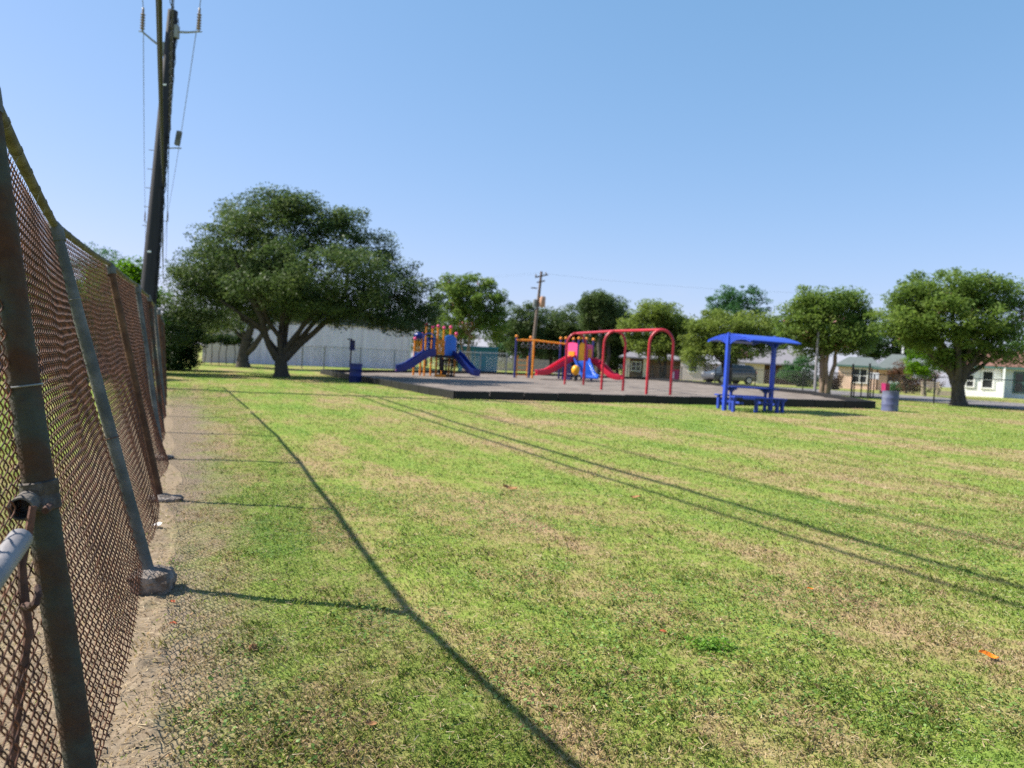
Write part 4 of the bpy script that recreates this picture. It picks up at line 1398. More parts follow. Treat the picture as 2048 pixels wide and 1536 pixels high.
MB().box((px_w(40, 55), -.43, 2.13), (px_w(232, 55), .06, .16)).build('fascia', 'trim_green', h5)
window(h5, px_w(-15, 55), 1.25, .8, 1.35, 0, (0, 1))
window(h5, px_w(-45, 55), 1.1, .6, 1.0, 0, (0, 1))
window(h5, px_w(45, 55), 1.15, 1.2, 1.5, 0, (1, 1), 'trim_green')
MB().box((px_w(12, 55), -.75, 1.05), (.12, 1.5, 2.2)).build('porch_screen', 'wall_white', h5)
window(h5, px_w(90, 55), 1.2, 1.1, 1.4, 0, (1, 1))

# ------------------------------------------------------------------ far wooden pole
p = on_ground(1060, 746, 75)
fp = thing('utility_pole', 'far weathered wooden pole with a transformer right of the monkey bars post', 'utility pole', p)
tp = A(1083, 543, 75) - p
MB().tube([Vector((0, 0, -.2)), tp * .5, tp], [.19, .16, .12], 10).build('pole_shaft', 'wood_pole', fp, True)
for f_, wd in ((.955, 1.3), (.90, .8), (.84, .9)):
    c = tp * f_
    if f_ == .84:
        MB().box(c + Vector((-.55, -.12, -.05)), (.6, .10, .10)).build('crossarm', 'wood_pole', fp)
    else:
        MB().box(c + Vector((.05, -.16, 0)), (wd, .11, .12), Matrix.Rotation(-.26, 3, 'Y')).build('crossarm', 'wood_pole', fp)
for x in (-.5, .45):
    MB().lathe(tp * .955 + Vector((x, -.16, .06 + x * .26)), [(.04, 0), (.08, .06), (.05, .12), (.07, .16), (.02, .22)], 8).build('insulator', 'porcelain', fp, True)
MB().lathe(tp * .70 + Vector((.42, -.1, -.45)), [(.26, 0), (.29, .04), (.29, .95), (.25, 1.02), (.10, 1.05)], 16).build('transformer', 'transformer', fp, True)
MB().lathe(tp * .70 + Vector((-.30, -.05, -.45)), [(.16, 0), (.18, .04), (.18, .7), (.05, .75)], 12).build('transformer', 'steel_grey', fp, True)
for f_ in (.955, .72):
    pass
pw = thing
q0 = p + tp * .955
for j, (dx, lb) in enumerate(((-.5, 'thin far wire from the left of the wooden pole crossarm'), (.5, 'thin far wire from the right of the wooden pole crossarm'))):
    a = q0 + Vector((dx, -.16, .28))
    mb = MB()
    mb.tube(catenary(a, a + Vector((-46, 26, -.3)), .9, 16), .003, 5, False)
    mb.tube(catenary(a, a + Vector((44, -4, .3)), .9, 16), .003, 5, False)
    tag(mb.build('overhead_wire', 'conductor', None, True, a), lb, 'overhead wire', 'wires of the far wooden pole')

# galvanised pole by the multi stemmed tree
p = G(1629, 793)
lp = thing('metal_pole', 'slim pale metal pole left of the multi stemmed tree', 'pole', p)
tp2 = A(1637, 660, p.y) - p
MB().tube([Vector((0, 0, -.1)), tp2 * .5, tp2], [.075, .065, .055], 10).build('pole_shaft', 'galv_pale', lp, True)
MB().lathe(tp2, [(.075, -.02), (.075, .03), (.02, .07)], 10).build('pole_cap', 'steel_grey', lp, True)

# ------------------------------------------------------------------ black fence along the street
bfn = thing('black_fence', 'thin black chain link fence between the lawn and the street', 'fence', (*street(28.7, 20), 0))
BO = bfn.location.copy()
bp_ = []
for t in np.arange(14.0, 64, 4.55):
    x, y = street(28.7, t)
    bp_.append(Vector((x, y, float(gz(x, y)))))
hts = 1.22
for i, q in enumerate(bp_):
    MB().tube([q + Vector((0, 0, -.1)), q + Vector((0, 0, hts + .04))], .034, 8).build('post', 'blackfence', bfn, True, BO)
for i, (a, c) in enumerate(zip(bp_[:-1], bp_[1:])):
    MB().tube([a + Vector((0, 0, hts)), c + Vector((0, 0, hts))], .016, 6).build('top_rail', 'blackfence', bfn, True, BO)
    MB().tube([a + Vector((0, 0, .10)), c + Vector((0, 0, .10))], .007, 4).build('bottom_wire', 'blackfence', bfn, True, BO)
    diag_mesh(bfn, a, c, hts, .085, .0016, 'blackfence', BO)
for x, y, hh in ((1702, 796, 1.7), (1707, 796, 1.35), (1735, 799, 1.75), (1740, 796, 1.5), (1723 + 23, 794, 1.2)):
    q = G(x, y)
    MB().tube([q + Vector((0, 0, -.1)), q + Vector((0, 0, hh))], .05 if hh > 1.6 else .035, 8).build('gate_post', 'blackfence', bfn, True, BO)

# ------------------------------------------------------------------ things by the street
q = G(1746, 793)
sg = thing('white_sign', 'small blank white sign on a dark post beside the fence gate', 'sign', q, view_rot(q))
MB().box((0, 0, .55), (.06, .06, 1.3)).build('post', 'dark', sg)
MB().bbox((0, -.05, 1.12), (.44, .03, .34), None, .01).build('board', 'signwhite', sg)
q = on_ground(1770, 786, 50)
mbn = thing('magenta_bin', 'magenta wheeled bin peeking over the faded barrel', 'bin', q, .3)
MB().box((0, 0, .33), (.28, .34, .58), None, 1.15).build('body', 'magenta', mbn)
MB().bbox((0, 0, .65), (.35, .42, .06), None, .02).build('lid', 'magenta', mbn)
for x in (-.18, .18):
    MB().lathe((x - .03, .2, .09), [(.02, 0), (.09, .005), (.09, .05), (.02, .055)], 12, (1, 0, 0)).build('wheel', 'tyre', mbn, True)
q = on_ground(1349, 757, 70)
mb2 = thing('red_bin', 'dark red wheeled bin beside the trunk under the right swing arch', 'bin', q, 0)
MB().box((0, 0, .5), (.62, .55, .9), None, 1.1).build('body', 'magenta', mb2)
MB().bbox((0, 0, .98), (.70, .65, .08), None, .02).build('lid', 'red', mb2)
MB().box((-.22, -.29, .5), (.18, .02, .6)).build('label_plate', 'signwhite', mb2)
# wooden garden bench by the right house
q = on_ground(1862, 789, 50)
wb = thing('garden_bench', 'weathered wooden bench with a slatted back left of the thick forked trunk', 'bench', q, view_rot(q) + .2)
for i in range(3):
    MB().box((0, -.05 + .14 * i, .43), (1.1, .12, .04)).build('seat_slat', 'wood', wb)
for i in range(3):
    MB().box((0, .33 + .03 * i, .56 + .15 * i), (1.1, .03, .11)).build('back_slat', 'wood', wb)
for sx_ in (-.5, .5):
    for y_ in (-.05, .30):
        MB().box((sx_, y_, .2), (.07, .07, .44)).build('leg', 'wood', wb)
    MB().box((sx_, .36, .68), (.06, .05, .5)).build('back_post', 'wood', wb)
    MB().box((sx_, .1, .62), (.07, .5, .04)).build('armrest', 'wood', wb)
q = on_ground(1893, 790, 50.5)
lf = thing('low_board_edging', 'low pale board edging between the bench and the thick trunk', 'edging', q, view_rot(q) + .1)
for i in range(2):
    MB().box((0, 0, .10 + .16 * i), (1.3, .05, .145)).build('board', 'wood', lf)
for x in (-.6, .6):
    MB().box((x, .05, .15), (.06, .05, .45)).build('stake', 'wood', lf)


# ------------------------------------------------------------------ car
def car(p, rz):
    c = thing('parked_car', 'dark silver SUV parked on the far street behind the blue shelter', 'car', p, rz)
    Lc, Wd = 4.5, 1.84
    # local x: front is -x
    low = [(-2.25, .42), (-2.22, .72), (-2.05, .90), (-1.15, 1.02), (1.95, 1.10), (2.22, 1.02), (2.25, .55), (2.18, .36), (1.9, .30), (-1.95, .30)]
    body = MB()
    body.prism(low, -Wd / 2, Wd / 2)
    ob = body.build('body', 'carpaint', c)
    bm = bmesh.new(); bm.from_mesh(ob.data)
    bmesh.ops.bevel(bm, geom=list(bm.edges), offset=.07, segments=3, affect='EDGES', profile=.6)
    bm.to_mesh(ob.data); bm.free()
    ob.data.polygons.foreach_set('use_smooth', [True] * len(ob.data.polygons))
    cab = [(-1.15, 1.0), (-.35, 1.60), (.0, 1.69), (1.55, 1.68), (1.95, 1.55), (2.14, 1.06)]
    def cabin(k, y0, y1):
        n = len(cab)
        vs = []
        for y, t in ((-Wd / 2 + .06, 0), (Wd / 2 - .06, 0)):
            for x, z in cab:
                inn = (z - 1.0) / .69 * .17
                vs.append((x, y + (inn if y < 0 else -inn), z))
        fs = [tuple(range(n)), tuple(range(2 * n - 1, n - 1, -1))] + [(i, n + i, n + (i + 1) % n, (i + 1) % n) for i in range(n)]
        return MB().add(vs, fs)
    cabin(1, 0, 0).build('cabin', 'carpaint', c)
    def side_glass(pts, sgn):
        vs = []
        for d_ in (0, .012):
            for x, z in pts:
                inn = (z - 1.0) / .69 * .17
                vs.append((x, sgn * (Wd / 2 - .06 - inn + d_ + .003), z))
        n = len(pts)
        fs = [tuple(range(n)), tuple(range(2 * n - 1, n - 1, -1))] + [(i, n + i, n + (i + 1) % n, (i + 1) % n) for i in range(n)]
        MB().add(vs, fs).build('side_window', 'glass', c)
    for sgn in (-1, 1):
        side_glass([(-.92, 1.08), (-.32, 1.54), (.18, 1.60), (.18, 1.10)], sgn)
        side_glass([(.26, 1.10), (.26, 1.60), (1.02, 1.60), (1.12, 1.12)], sgn)
        side_glass([(1.2, 1.13), (1.12, 1.59), (1.55, 1.57), (1.85, 1.16)], sgn)
    rs = [(2.16, -.70, 1.12), (2.16, .70, 1.12), (2.00, .58, 1.54), (2.00, -.58, 1.54)]
    MB().add(rs + [(x + .012, y, z) for x, y, z in rs], [(0, 1, 2, 3), (7, 6, 5, 4), (0, 4, 5, 1), (1, 5, 6, 2), (2, 6, 7, 3), (3, 7, 4, 0)]).build('rear_window', 'glass', c)
    fs_ = [(-1.16, -.70, 1.06), (-1.16, .70, 1.06), (-.42, .58, 1.56), (-.42, -.58, 1.56)]
    MB().add(fs_ + [(x - .012, y, z + .01) for x, y, z in fs_], [(3, 2, 1, 0), (4, 5, 6, 7), (0, 1, 5, 4), (1, 2, 6, 5), (2, 3, 7, 6), (3, 0, 4, 7)]).build('windscreen', 'glass', c)
    for sgn in (-1, 1):
        for x in (-1.38, 1.38):
            MB().lathe((x, sgn * (Wd / 2 - .02), .35), [(.39, -.02), (.39, .0), (.37, .022), (.02, .024)], 20, (0, sgn, 0)).build('wheel_arch', 'dark', c, True)
            w = MB().lathe((x, sgn * (Wd / 2 - .22), .35), [(.24, .02), (.34, .0), (.35, .04), (.35, .22), (.33, .26), (.23, .262)], 22, (0, sgn, 0)).build('wheel', 'tyre', c, True)
            MB().lathe((x, sgn * (Wd / 2 - .22), .35), [(.02, .24), (.08, .275), (.21, .268), (.235, .262)], 18, (0, sgn, 0)).build('rim', 'rim', w, True)
        MB().bbox((2.17, sgn * .74, 1.0), (.16, .26, .34), None, .03).build('tail_light', 'lampred', c)
        MB().bbox((2.20, sgn * .74, 1.12), (.12, .20, .12), None, .03).build('reversing_light', 'lampwhite', c)
        MB().bbox((-2.16, sgn * .68, .78), (.18, .36, .14), None, .04).build('headlight', 'lampwhite', c)
        MB().bbox((-.80, sgn * 1.0, 1.08), (.14, .18, .13), None, .03).build('mirror', 'carpaint', c)
    MB().bbox((2.25, 0, .48), (.10, 1.7, .20), None, .03).build('bumper', 'dark', c)
    MB().bbox((2.27, 0, .80), (.02, .5, .13), None, .004).build('number_plate', 'signwhite', c)
    return c


p = on_ground(1457, 768, 66)
car(p, .38)

# ------------------------------------------------------------------ playground equipment
def slide(root, path, width, mat_out, mat_bed, wall=.22, w_end=None):
    path = [Vector(p) for p in path]
    # smooth path (Catmull-Rom)
    sm = []
    n = len(path)
    for i in range(n - 1):
        p0, p1, p2, p3 = path[max(0, i - 1)], path[i], path[i + 1], path[min(n - 1, i + 2)]
        for k in range(5):
            t = k / 5
            sm.append(.5 * ((2 * p1) + (p2 - p0) * t + (2 * p0 - 5 * p1 + 4 * p2 - p3) * t * t + (3 * p1 - p0 - 3 * p2 + p3) * t ** 3))
    sm.append(path[-1])
    h = width / 2
    th = .05
    prof = [(-h, 0), (-h - th, wall), (-h - th * 2.4, wall + .02), (-h - th * 2.6, wall - .06), (-h - th * 1.2, -th), (h + th * 1.2, -th), (h + th * 2.6, wall - .06), (h + th * 2.4, wall + .02), (h + th, wall), (h, 0)]
    MB().sweep(sm, prof).build('chute', mat_out, root, True)
    bed = [(-h + .01, .004), (-h + .01, .022), (h - .01, .022), (h - .01, .004)]
    MB().sweep(sm, bed).build('chute_bed', mat_bed, root, True)


def post_with_cap(root, x, y, h, mat, cap=None, r=.062, z0=-.3):
    MB().tube([Vector((x, y, z0)), Vector((x, y, h))], r, 10).build('post', mat, root, True)
    if cap:
        MB().ball((x, y, h + .05), .105, 12, 8).build('post_cap', cap, root, True)


def panel(root, x0, y0, x1, y1, z0, z1, mat, name='panel', arch=0, th=.05, slots=0):
    """upright plastic panel between two points, optional arched top and slots"""
    a, b_ = Vector((x0, y0, 0)), Vector((x1, y1, 0))
    d = (b_ - a); ln = d.length; d.normalize(); nrm = Vector((-d.y, d.x, 0))
    if slots:
        mb = MB()
        rot = RZ(math.atan2(d.y, d.x))
        mb.box((a + b_) / 2 + Vector((0, 0, z0 + .06)), (ln, th, .12), rot)
        mb.box((a + b_) / 2 + Vector((0, 0, z1 - .06)), (ln, th, .12), rot)
        for k in range(slots):
            q = a.lerp(b_, (k + .5) / slots)
            mb.box(q + Vector((0, 0, (z0 + z1) / 2)), (ln / slots * .5, th * .8, z1 - z0 - .238), rot)
        return mb.build(name, mat, root)
    pts = [(0, z0), (ln, z0), (ln, z1)]
    if arch:
        for k in range(1, 8):
            t = k / 8
            pts.append((ln * (1 - t), z1 + arch * math.sin(math.pi * t)))
    pts.append((0, z1))
    vs = [a + d * x + nrm * th / 2 + Vector((0, 0, z)) for x, z in pts] + [a + d * x - nrm * th / 2 + Vector((0, 0, z)) for x, z in pts]
    n = len(pts)
    fs = [tuple(range(n)), tuple(range(2 * n - 1, n - 1, -1))] + [(i, n + i, n + (i + 1) % n, (i + 1) % n) for i in range(n)]
    return MB().add(vs, fs).build(name, mat, root)


# first playset: orange posts, blue slides
p = on_ground(872, 757, 47)
p1 = thing('playset', 'playset with orange posts, blue panels and two dark blue slides', 'playset', p, view_rot(p))
u = 47 / F_PX                                     # metres per pixel
pxs = lambda x: (x - 872) * u
for x, y, h in ((848, -.2, 3.15), (860, 1.1, 3.1), (871, -.75, 3.1), (883, 1.3, 3.1), (896, -.2, 3.1), (908, .7, 2.75), (839, .9, 2.6), (826, .5, 2.3)):
    post_with_cap(p1, pxs(x), y, h, 'orange', 'pink', .058)
MB().prism([(pxs(846), -.65), (pxs(872), -.85), (pxs(910), -.3), (pxs(912), .9), (pxs(884), 1.4), (pxs(846), 1.2)], 1.28, 1.42, 'Z').build('deck', 'deck', p1)
panel(p1, pxs(886), -.45, pxs(907), -.05, 1.35, 2.55, 'brightblue', arch=.15)
panel(p1, pxs(896), -.28, pxs(909), .6, 1.35, 2.45, 'brightblue', arch=.1)
panel(p1, pxs(850), -.3, pxs(868), -.7, 1.5, 2.45, 'blue', slots=4)
panel(p1, pxs(826), .5, pxs(839), .5, 1.55, 2.2, 'yellow', slots=3)
panel(p1, pxs(825), .46, pxs(841), .46, 1.25, 1.53, 'brightblue')
panel(p1, pxs(860), 1.1, pxs(883), 1.3, 1.5, 2.4, 'orange', slots=6)
panel(p1, pxs(871), -.73, pxs(886), -.48, 1.45, 2.3, 'orange', slots=4)
# entry hood over the left slide
hood = MB()
hp = [(-.36 + .0, 0)]
arc = [(.36 * math.cos(math.pi - math.pi * k / 10), .34 * math.sin(math.pi * k / 10)) for k in range(11)]
poly = [(-.36, -.75)] + arc + [(.36, -.75)] + [(.28 * math.cos(math.pi * k / 10), .26 * math.sin(math.pi * k / 10)) for k in range(11)][0:11]
poly = [(-.36, -.75)] + arc + [(.36, -.75), (.28, -.75)] + [(.28 * math.cos(math.pi * k / 10), .26 * math.sin(math.pi * k / 10)) for k in range(11)] + [(-.28, -.75)]
hood.prism([(x + pxs(854), z + 2.4) for x, z in poly], -.75, -.35)
hood.build('slide_hood', 'brightblue', p1)
MB().ball((pxs(833), .75, 2.55), .3, 12, 8, .8).build('bubble_dome', 'blue', p1, True)
slide(p1, [(pxs(866), -.55, 1.42), (pxs(852), -.75, 1.30), (pxs(836), -.95, .95), (pxs(818), -1.2, .55), (pxs(803), -1.35, .38), (pxs(794), -1.4, .36)], .42, 'blue', 'pink', .36)
slide(p1, [(pxs(906), .0, 1.42), (pxs(914), -.2, 1.25), (pxs(926), -.45, .85), (pxs(940), -.7, .45), (pxs(950), -.85, .34), (pxs(957), -.9, .33)], .42, 'blue', 'blue', .36)
for k in range(4):
    MB().box((pxs(886) + .03 * k, -.78 - .1 * (3 - k), .25 + .28 * k), (.75, .2, .05)).build('step', 'deck', p1)
panel(p1, pxs(876), -.6, pxs(905), .3, .15, 1.2, 'deck', 'climber', slots=5)
MB().tube([Vector((pxs(890), -.9, -.1)), Vector((pxs(884), -.95, .5)), Vector((pxs(878), -.8, 1.3))], .09, 8).build('climber_leg', 'deck', p1, True)
for k in range(3):
    MB().lathe((pxs(875 + 5 * k), -1.25, .0), [(.2, 0), (.2, .22), (.17, .26), (.02, .27)], 12).build('stepping_pod', 'orange', p1, True)

# second playset: navy posts with orange ball caps, monkey bars, red and blue slides
p = on_ground(1160, 764, 50)
p2 = thing('playset', 'playset with navy posts, pink and orange panels, red slides and monkey bars', 'playset', p, view_rot(p))
u = 50 / F_PX
pxs = lambda x: (x - 1160) * u
HB = 2.75
for x, y, h in ((1127, .3, HB), (1142, 1.3, HB), (1153, -.5, HB), (1162, 1.2, HB + .1), (1168, -.55, HB), (1182, .2, HB), (1116, 1.2, HB), (1054, 1.3, HB - .05), (1027, .3, HB - .05)):
    post_with_cap(p2, pxs(x), y, h, 'navy', 'orange', .068)
post_with_cap(p2, pxs(1064), -.2, 2.5, 'orange', None, .062)
# monkey bars
for y in (.25, 1.25):
    MB().tube([Vector((pxs(1027), y, 2.52)), Vector((pxs(1064), y, 2.55)), Vector((pxs(1127), y, 2.42))], .055, 8).build('bar_rail', 'orange', p2, True)
for k in range(8):
    x = pxs(1040 + 10.5 * k)
    MB().tube([Vector((x, .25, 2.5)), Vector((x, 1.25, 2.5))], .022, 6).build('bar_rung', 'orange', p2, True)
    ring = [Vector((x + .12 * math.cos(a_), .75, 2.17 + .12 * math.sin(a_))) for a_ in np.linspace(0, 2 * math.pi, 14)]
    mb = MB().tube(ring, .02, 6, False)
    mb.tube([Vector((x, .75, 2.29)), Vector((x, .75, 2.49))], .01, 5)
    mb.build('hand_ring', 'galv_pale', p2, True)
for x, y in ((1031, .3), (1050, 1.2)):
    MB().tube([Vector((pxs(x), y, .0)), Vector((pxs(x), y, 1.3)), Vector((pxs(x) + .02, y, 1.5))], .035, 7).build('ladder_rail', 'orange', p2, True)
for k in range(4):
    MB().tube([Vector((pxs(1031), .3, .2 + .33 * k)), Vector((pxs(1050), 1.2, .2 + .33 * k))], .022, 6).build('ladder_rung', 'orange', p2, True)
MB().prism([(pxs(1126), .3), (pxs(1153), -.55), (pxs(1170), -.6), (pxs(1184), .2), (pxs(1164), 1.3), (pxs(1140), 1.4)], 1.22, 1.36, 'Z').build('deck', 'deck', p2)
panel(p2, pxs(1129), .2, pxs(1151), -.45, 1.3, 2.45, 'pink', arch=.08)
panel(p2, pxs(1154), -.55, pxs(1167), -.58, 1.3, 2.35, 'yellow', arch=.2)
panel(p2, pxs(1170), -.5, pxs(1181), .1, 1.3, 2.4, 'pink', arch=.05)
panel(p2, pxs(1172), -.44, pxs(1179), -.05, 1.6, 2.15, 'orange', 'panel_window', th=.08)
panel(p2, pxs(1134), .0, pxs(1146), -.36, 1.45, 1.95, 'orange', 'panel_window', th=.08)
panel(p2, pxs(1142), 1.3, pxs(1162), 1.2, 1.3, 2.3, 'orange', slots=5)
slide(p2, [(pxs(1146), -.35, 1.42), (pxs(1134), -.6, 1.28), (pxs(1116), -.95, .88), (pxs(1098), -1.3, .48), (pxs(1084), -1.5, .36), (pxs(1074), -1.6, .34)], .42, 'redplastic', 'redplastic', .28)
slide(p2, [(pxs(1182), .05, 1.36), (pxs(1192), -.1, 1.2), (pxs(1206), -.4, .8), (pxs(1220), -.65, .45), (pxs(1231), -.8, .34), (pxs(1240), -.9, .34)], .42, 'redplastic', 'redplastic', .28)
slide(p2, [(pxs(1160), -.6, 1.36), (pxs(1162), -.95, 1.22), (pxs(1167), -1.35, .85), (pxs(1173), -1.75, .48), (pxs(1178), -2.1, .34), (pxs(1180), -2.35, .32)], .80, 'midblue', 'midblue', .20)
for k in range(4):
    MB().box((pxs(1136), .55 + .2 * k, 1.1 - .28 * k), (.8, .22, .05)).build('step', 'deck', p2)
panel(p2, pxs(1122), .2, pxs(1140), .0, .1, 1.15, 'navy', 'climber', slots=4)
p = on_ground(1150, 764, 47.5)
sr = thing('spring_rider', 'small round yellow spring rider in front of the red slides', 'spring rider', p, 0)
MB().ball((0, 0, .78), .26, 14, 10, 1.2).build('rider_body', 'yellow', sr, True)
coil = [Vector((.10 * math.cos(k * .7), .10 * math.sin(k * .7), .46 * k / 50)) for k in range(51)]
MB().tube([q + Vector((0, 0, 0)) for q in coil], .025, 6).build('spring', 'dark', sr, True)
MB().box((0, 0, .02), (.36, .36, .10)).build('base_plate', 'dark', sr)
MB().tube([Vector((-.25, -.05, .95)), Vector((0, -.1, 1.02)), Vector((.25, -.05, .95))], .02, 6).build('handle', 'orange', sr, True)

# swing frame: three arches joined by a beam
sw = thing('swing_frame', 'red swing frame of three arches with no swings hung on it', 'swing frame', G(1224, 784))
SO = sw.location.copy()
LEGS = [((1130, 772), (1166, 775)), ((1204, 783), (1244, 786)), ((1294, 794), (1338, 795))]
apex = []
for (a, c) in LEGS:
    a, c = G(*a), G(*c)
    # keep the three arches parallel and equal
    mid = (a + c) / 2
    w_ = Vector((.92, -.08, 0)) if False else (c - a)
    w_.z = 0
    w_ = w_.normalized() * 1.02
    w_ = Vector((1.0, -.12, 0)).normalized() * .49
    a = mid - w_; c = mid + w_
    hh = 2.82
    pts = [a + Vector((0, 0, -.3)), a + Vector((0, 0, hh - .62))]
    for k in range(1, 12):
        t = math.pi * k / 12
        pts.append(mid - w_ * math.cos(t) + Vector((0, 0, hh - .62 + .62 * math.sin(t))))
    pts += [c + Vector((0, 0, hh - .62)), c + Vector((0, 0, -.3))]
    MB().tube(pts, .058, 12).build('arch', 'red', sw, True, SO)
    apex.append(mid + Vector((0, 0, hh)))
for a, c in zip(apex[:-1], apex[1:]):
    MB().tube([a, c], .062, 12).build('top_beam', 'red', sw, True, SO)
    for k in range(4):
        q = a.lerp(c, (.22, .38, .62, .78)[k])
        mb = MB().tube([q + Vector((0, 0, .06)), q + Vector((0, 0, -.13))], .022, 6)
        mb.tube([q + Vector((.05 * math.cos(w), 0, -.15 + .05 * math.sin(w))) for w in np.linspace(0, 2 * math.pi, 10)], .012, 5, False)
        mb.build('swing_hanger', 'wire_tie', sw, True, SO)

# ------------------------------------------------------------------ shelter with picnic table
alp = math.radians(22)
pL = G(1448, 821)
ax2 = Vector((math.cos(alp), math.sin(alp), 0)); wd2 = Vector((math.sin(alp), -math.cos(alp), 0))
SEP = 1.86
shl = thing('picnic_shelter', 'blue steel shelter with an arched roof over a picnic table', 'shelter', pL, alp)
HS = 2.42
def shelter_post(x):
    z0 = float(gz(*(pL + ax2 * x).xy)) - pL.z
    mb = MB()
    for s in (-1, 1):
        mb.box((x + s * .045, 0, (HS + z0) / 2 - .05), (.022, .12, HS - z0 + .1))
    mb.box((x, -.050, (HS + z0) / 2 - .05), (.058, .020, HS - z0 + .1))
    mb.box((x, .050, (HS + z0) / 2 - .05), (.058, .020, HS - z0 + .1))
    mb.build('post', 'shelter_perf' if x > 1 else 'shelter', shl)
    MB().tube([Vector((x, 0, z0 - .1)), Vector((x, 0, HS + .12))], .046, 10).build('post_core', 'shelter', shl, True)
    # gull wing bracket: arched on top, concave below
    RW = 1.10
    top = [(RW * t, HS + .06 - .21 * abs(t) ** 1.8) for t in np.linspace(-1, 1, 21)]
    bot = [(RW * t, HS + .03 - .21 * abs(t) ** 1.8 - .34 * (1 - abs(t)) ** 2.4 - .02) for t in np.linspace(1, -1, 21)]
    br = MB()
    n = len(top)
    for x_ in (-.012,):
        vs = [(x + .0 - .012, y, z) for y, z in top] + [(x - .012, y, z) for y, z in bot[::-1]] + [(x + .012, y, z) for y, z in top] + [(x + .012, y, z) for y, z in bot[::-1]]
        fs = []
        for i in range(n - 1):
            fs += [(i, i + 1, n + i + 1, n + i), (2 * n + i + 1, 2 * n + i, 3 * n + i, 3 * n + i + 1), (i + 1, i, 2 * n + i, 2 * n + i + 1), (n + i, n + i + 1, 3 * n + i + 1, 3 * n + i)]
        br.add(vs, fs)
    br.build('bracket', 'shelter_perf', shl)
shelter_post(0)
shelter_post(SEP)
roof = MB()
RW = 1.14
tops_ = [(RW * t, HS + .085 - .21 * abs(t) ** 1.8) for t in np.linspace(-1, 1, 25)]
for sgn in (0,):
    n = len(tops_)
    x0, x1 = .02, SEP + .10
    vs = [(x0, y, z) for y, z in tops_] + [(x1, y, z) for y, z in tops_] + [(x0, y, z - .03) for y, z in tops_] + [(x1, y, z - .03) for y, z in tops_]
    fs = []
    for i in range(n - 1):
        fs += [(i, i + 1, n + i + 1, n + i), (2 * n + i + 1, 2 * n + i, 3 * n + i, 3 * n + i + 1), (i + 1, i, 2 * n + i, 2 * n + i + 1), (n + i, n + i + 1, 3 * n + i + 1, 3 * n + i)]
    fs += [(0, n, 3 * n, 2 * n), (n - 1, 2 * n - 1, 4 * n - 1, 3 * n - 1)]
    roof.add(vs, fs)
roof.build('roof', 'shelter', shl, True)
for y in (-.7, 0, .7):
    z = HS + .085 - .21 * abs(y / RW) ** 1.8 - .07
    MB().box(((x0 + x1) / 2, y, z), (x1 - x0 - .06, .05, .06)).build('purlin', 'shelter', shl)

ptb = pL + ax2 * (SEP / 2 + .02) + wd2 * .05
ptb.z = float(gz(ptb.x, ptb.y))
tb = thing('picnic_table', 'blue steel picnic table under the shelter roof', 'picnic table', ptb, alp * .55)
def slab(x, y, z, l, w, name):
    MB().bbox((x, y, z), (l, w, .05), None, .02).build(name, 'table_blue', tb)
slab(.05, .1, .755, 1.72, .74, 'table_top')
slab(-.02, -.62, .45, 1.86, .30, 'seat')
slab(.05, .78, .45, 1.7, .30, 'seat')
for x in (-.62, .62):
    mb = MB()
    mb.tube([Vector((x, .1, -.1)), Vector((x, .1, .55)), Vector((x, .1, .73))], [.06, .05, .06], 10)
    mb.bbox((x, .1, .70), (.10, .62, .06), None, .015)
    mb.prism([(x - .20, .725), (x + .20, .725), (x + .05, .60), (x - .05, .60)], .06, .14)
    mb.build('pedestal', 'table_blue', tb)
    mb = MB().bbox((x, .05, .26), (.07, 1.5, .07), None, .015)
    mb.build('cross_bar', 'table_blue', tb)
for x in (-.90, -.1, .64, .82):
    MB().bbox((x, -.62, .17), (.075, .14, .52), None, .015).build('seat_leg', 'table_blue', tb)
    MB().prism([(x - .13, .424), (x + .13, .424), (x + .036, .32), (x - .036, .32)], -.66, -.58).build('seat_gusset', 'table_blue', tb)
for x in (-.7, .7):
    MB().bbox((x, .78, .17), (.075, .14, .52), None, .015).build('seat_leg', 'table_blue', tb)
MB().bbox((-.45, -.775, .43), (.42, .02, .075), None, .006).build('seat_plate', 'shelter', tb)

# ------------------------------------------------------------------ bins
q = G(710, 765)
tbn = thing('trash_can', 'dark blue trash can by the playground border in the oak shade', 'trash can', q)
MB().lathe((0, 0, 0), [(.27, -.05), (.28, 0), (.28, .02), (.295, .04), (.295, .3), (.303, .31), (.303, .33), (.295, .34), (.295, .62), (.303, .63), (.303, .65), (.295, .66), (.295, .86)], 24).build('body', 'bin_blue', tbn, True)
MB().lathe((0, 0, .86), [(.315, -.02), (.315, .04), (.26, .05), (.26, 0)], 24).build('rim', 'bin_blue', tbn, True)
MB().lathe((0, 0, .80), [(.25, 0), (.02, .005)], 24).build('liner', 'dark', tbn, True)
q = G(699, 757)
stn = thing('waste_bag_station', 'blue pet waste box on a red brown post behind the blue trash can', 'dispenser', q, view_rot(q))
hst = (757 - 676) * q.y / F_PX
MB().tube([Vector((0, 0, -.1)), Vector((.02, 0, hst * .98))], .035, 8).build('post', 'rust_post', stn, True)
MB().bbox((.06, -.09, hst * .82), (.28, .14, .55), None, .02).build('dispenser_box', 'bin_blue', stn)
MB().bbox((.06, -.165, hst * .86), (.2, .012, .16), None, .004).build('box_door', 'navy', stn)
MB().box((-.1, -.05, hst * .965), (.25, .03, .07)).build('sign_arm', 'dark', stn)
q = G(1779, 822)
brl = thing('barrel_bin', 'faded blue open steel barrel standing on the lawn at the right', 'barrel', q)
k_ = q.y / F_PX
rb, hb = 15.5 * k_, 40 * k_
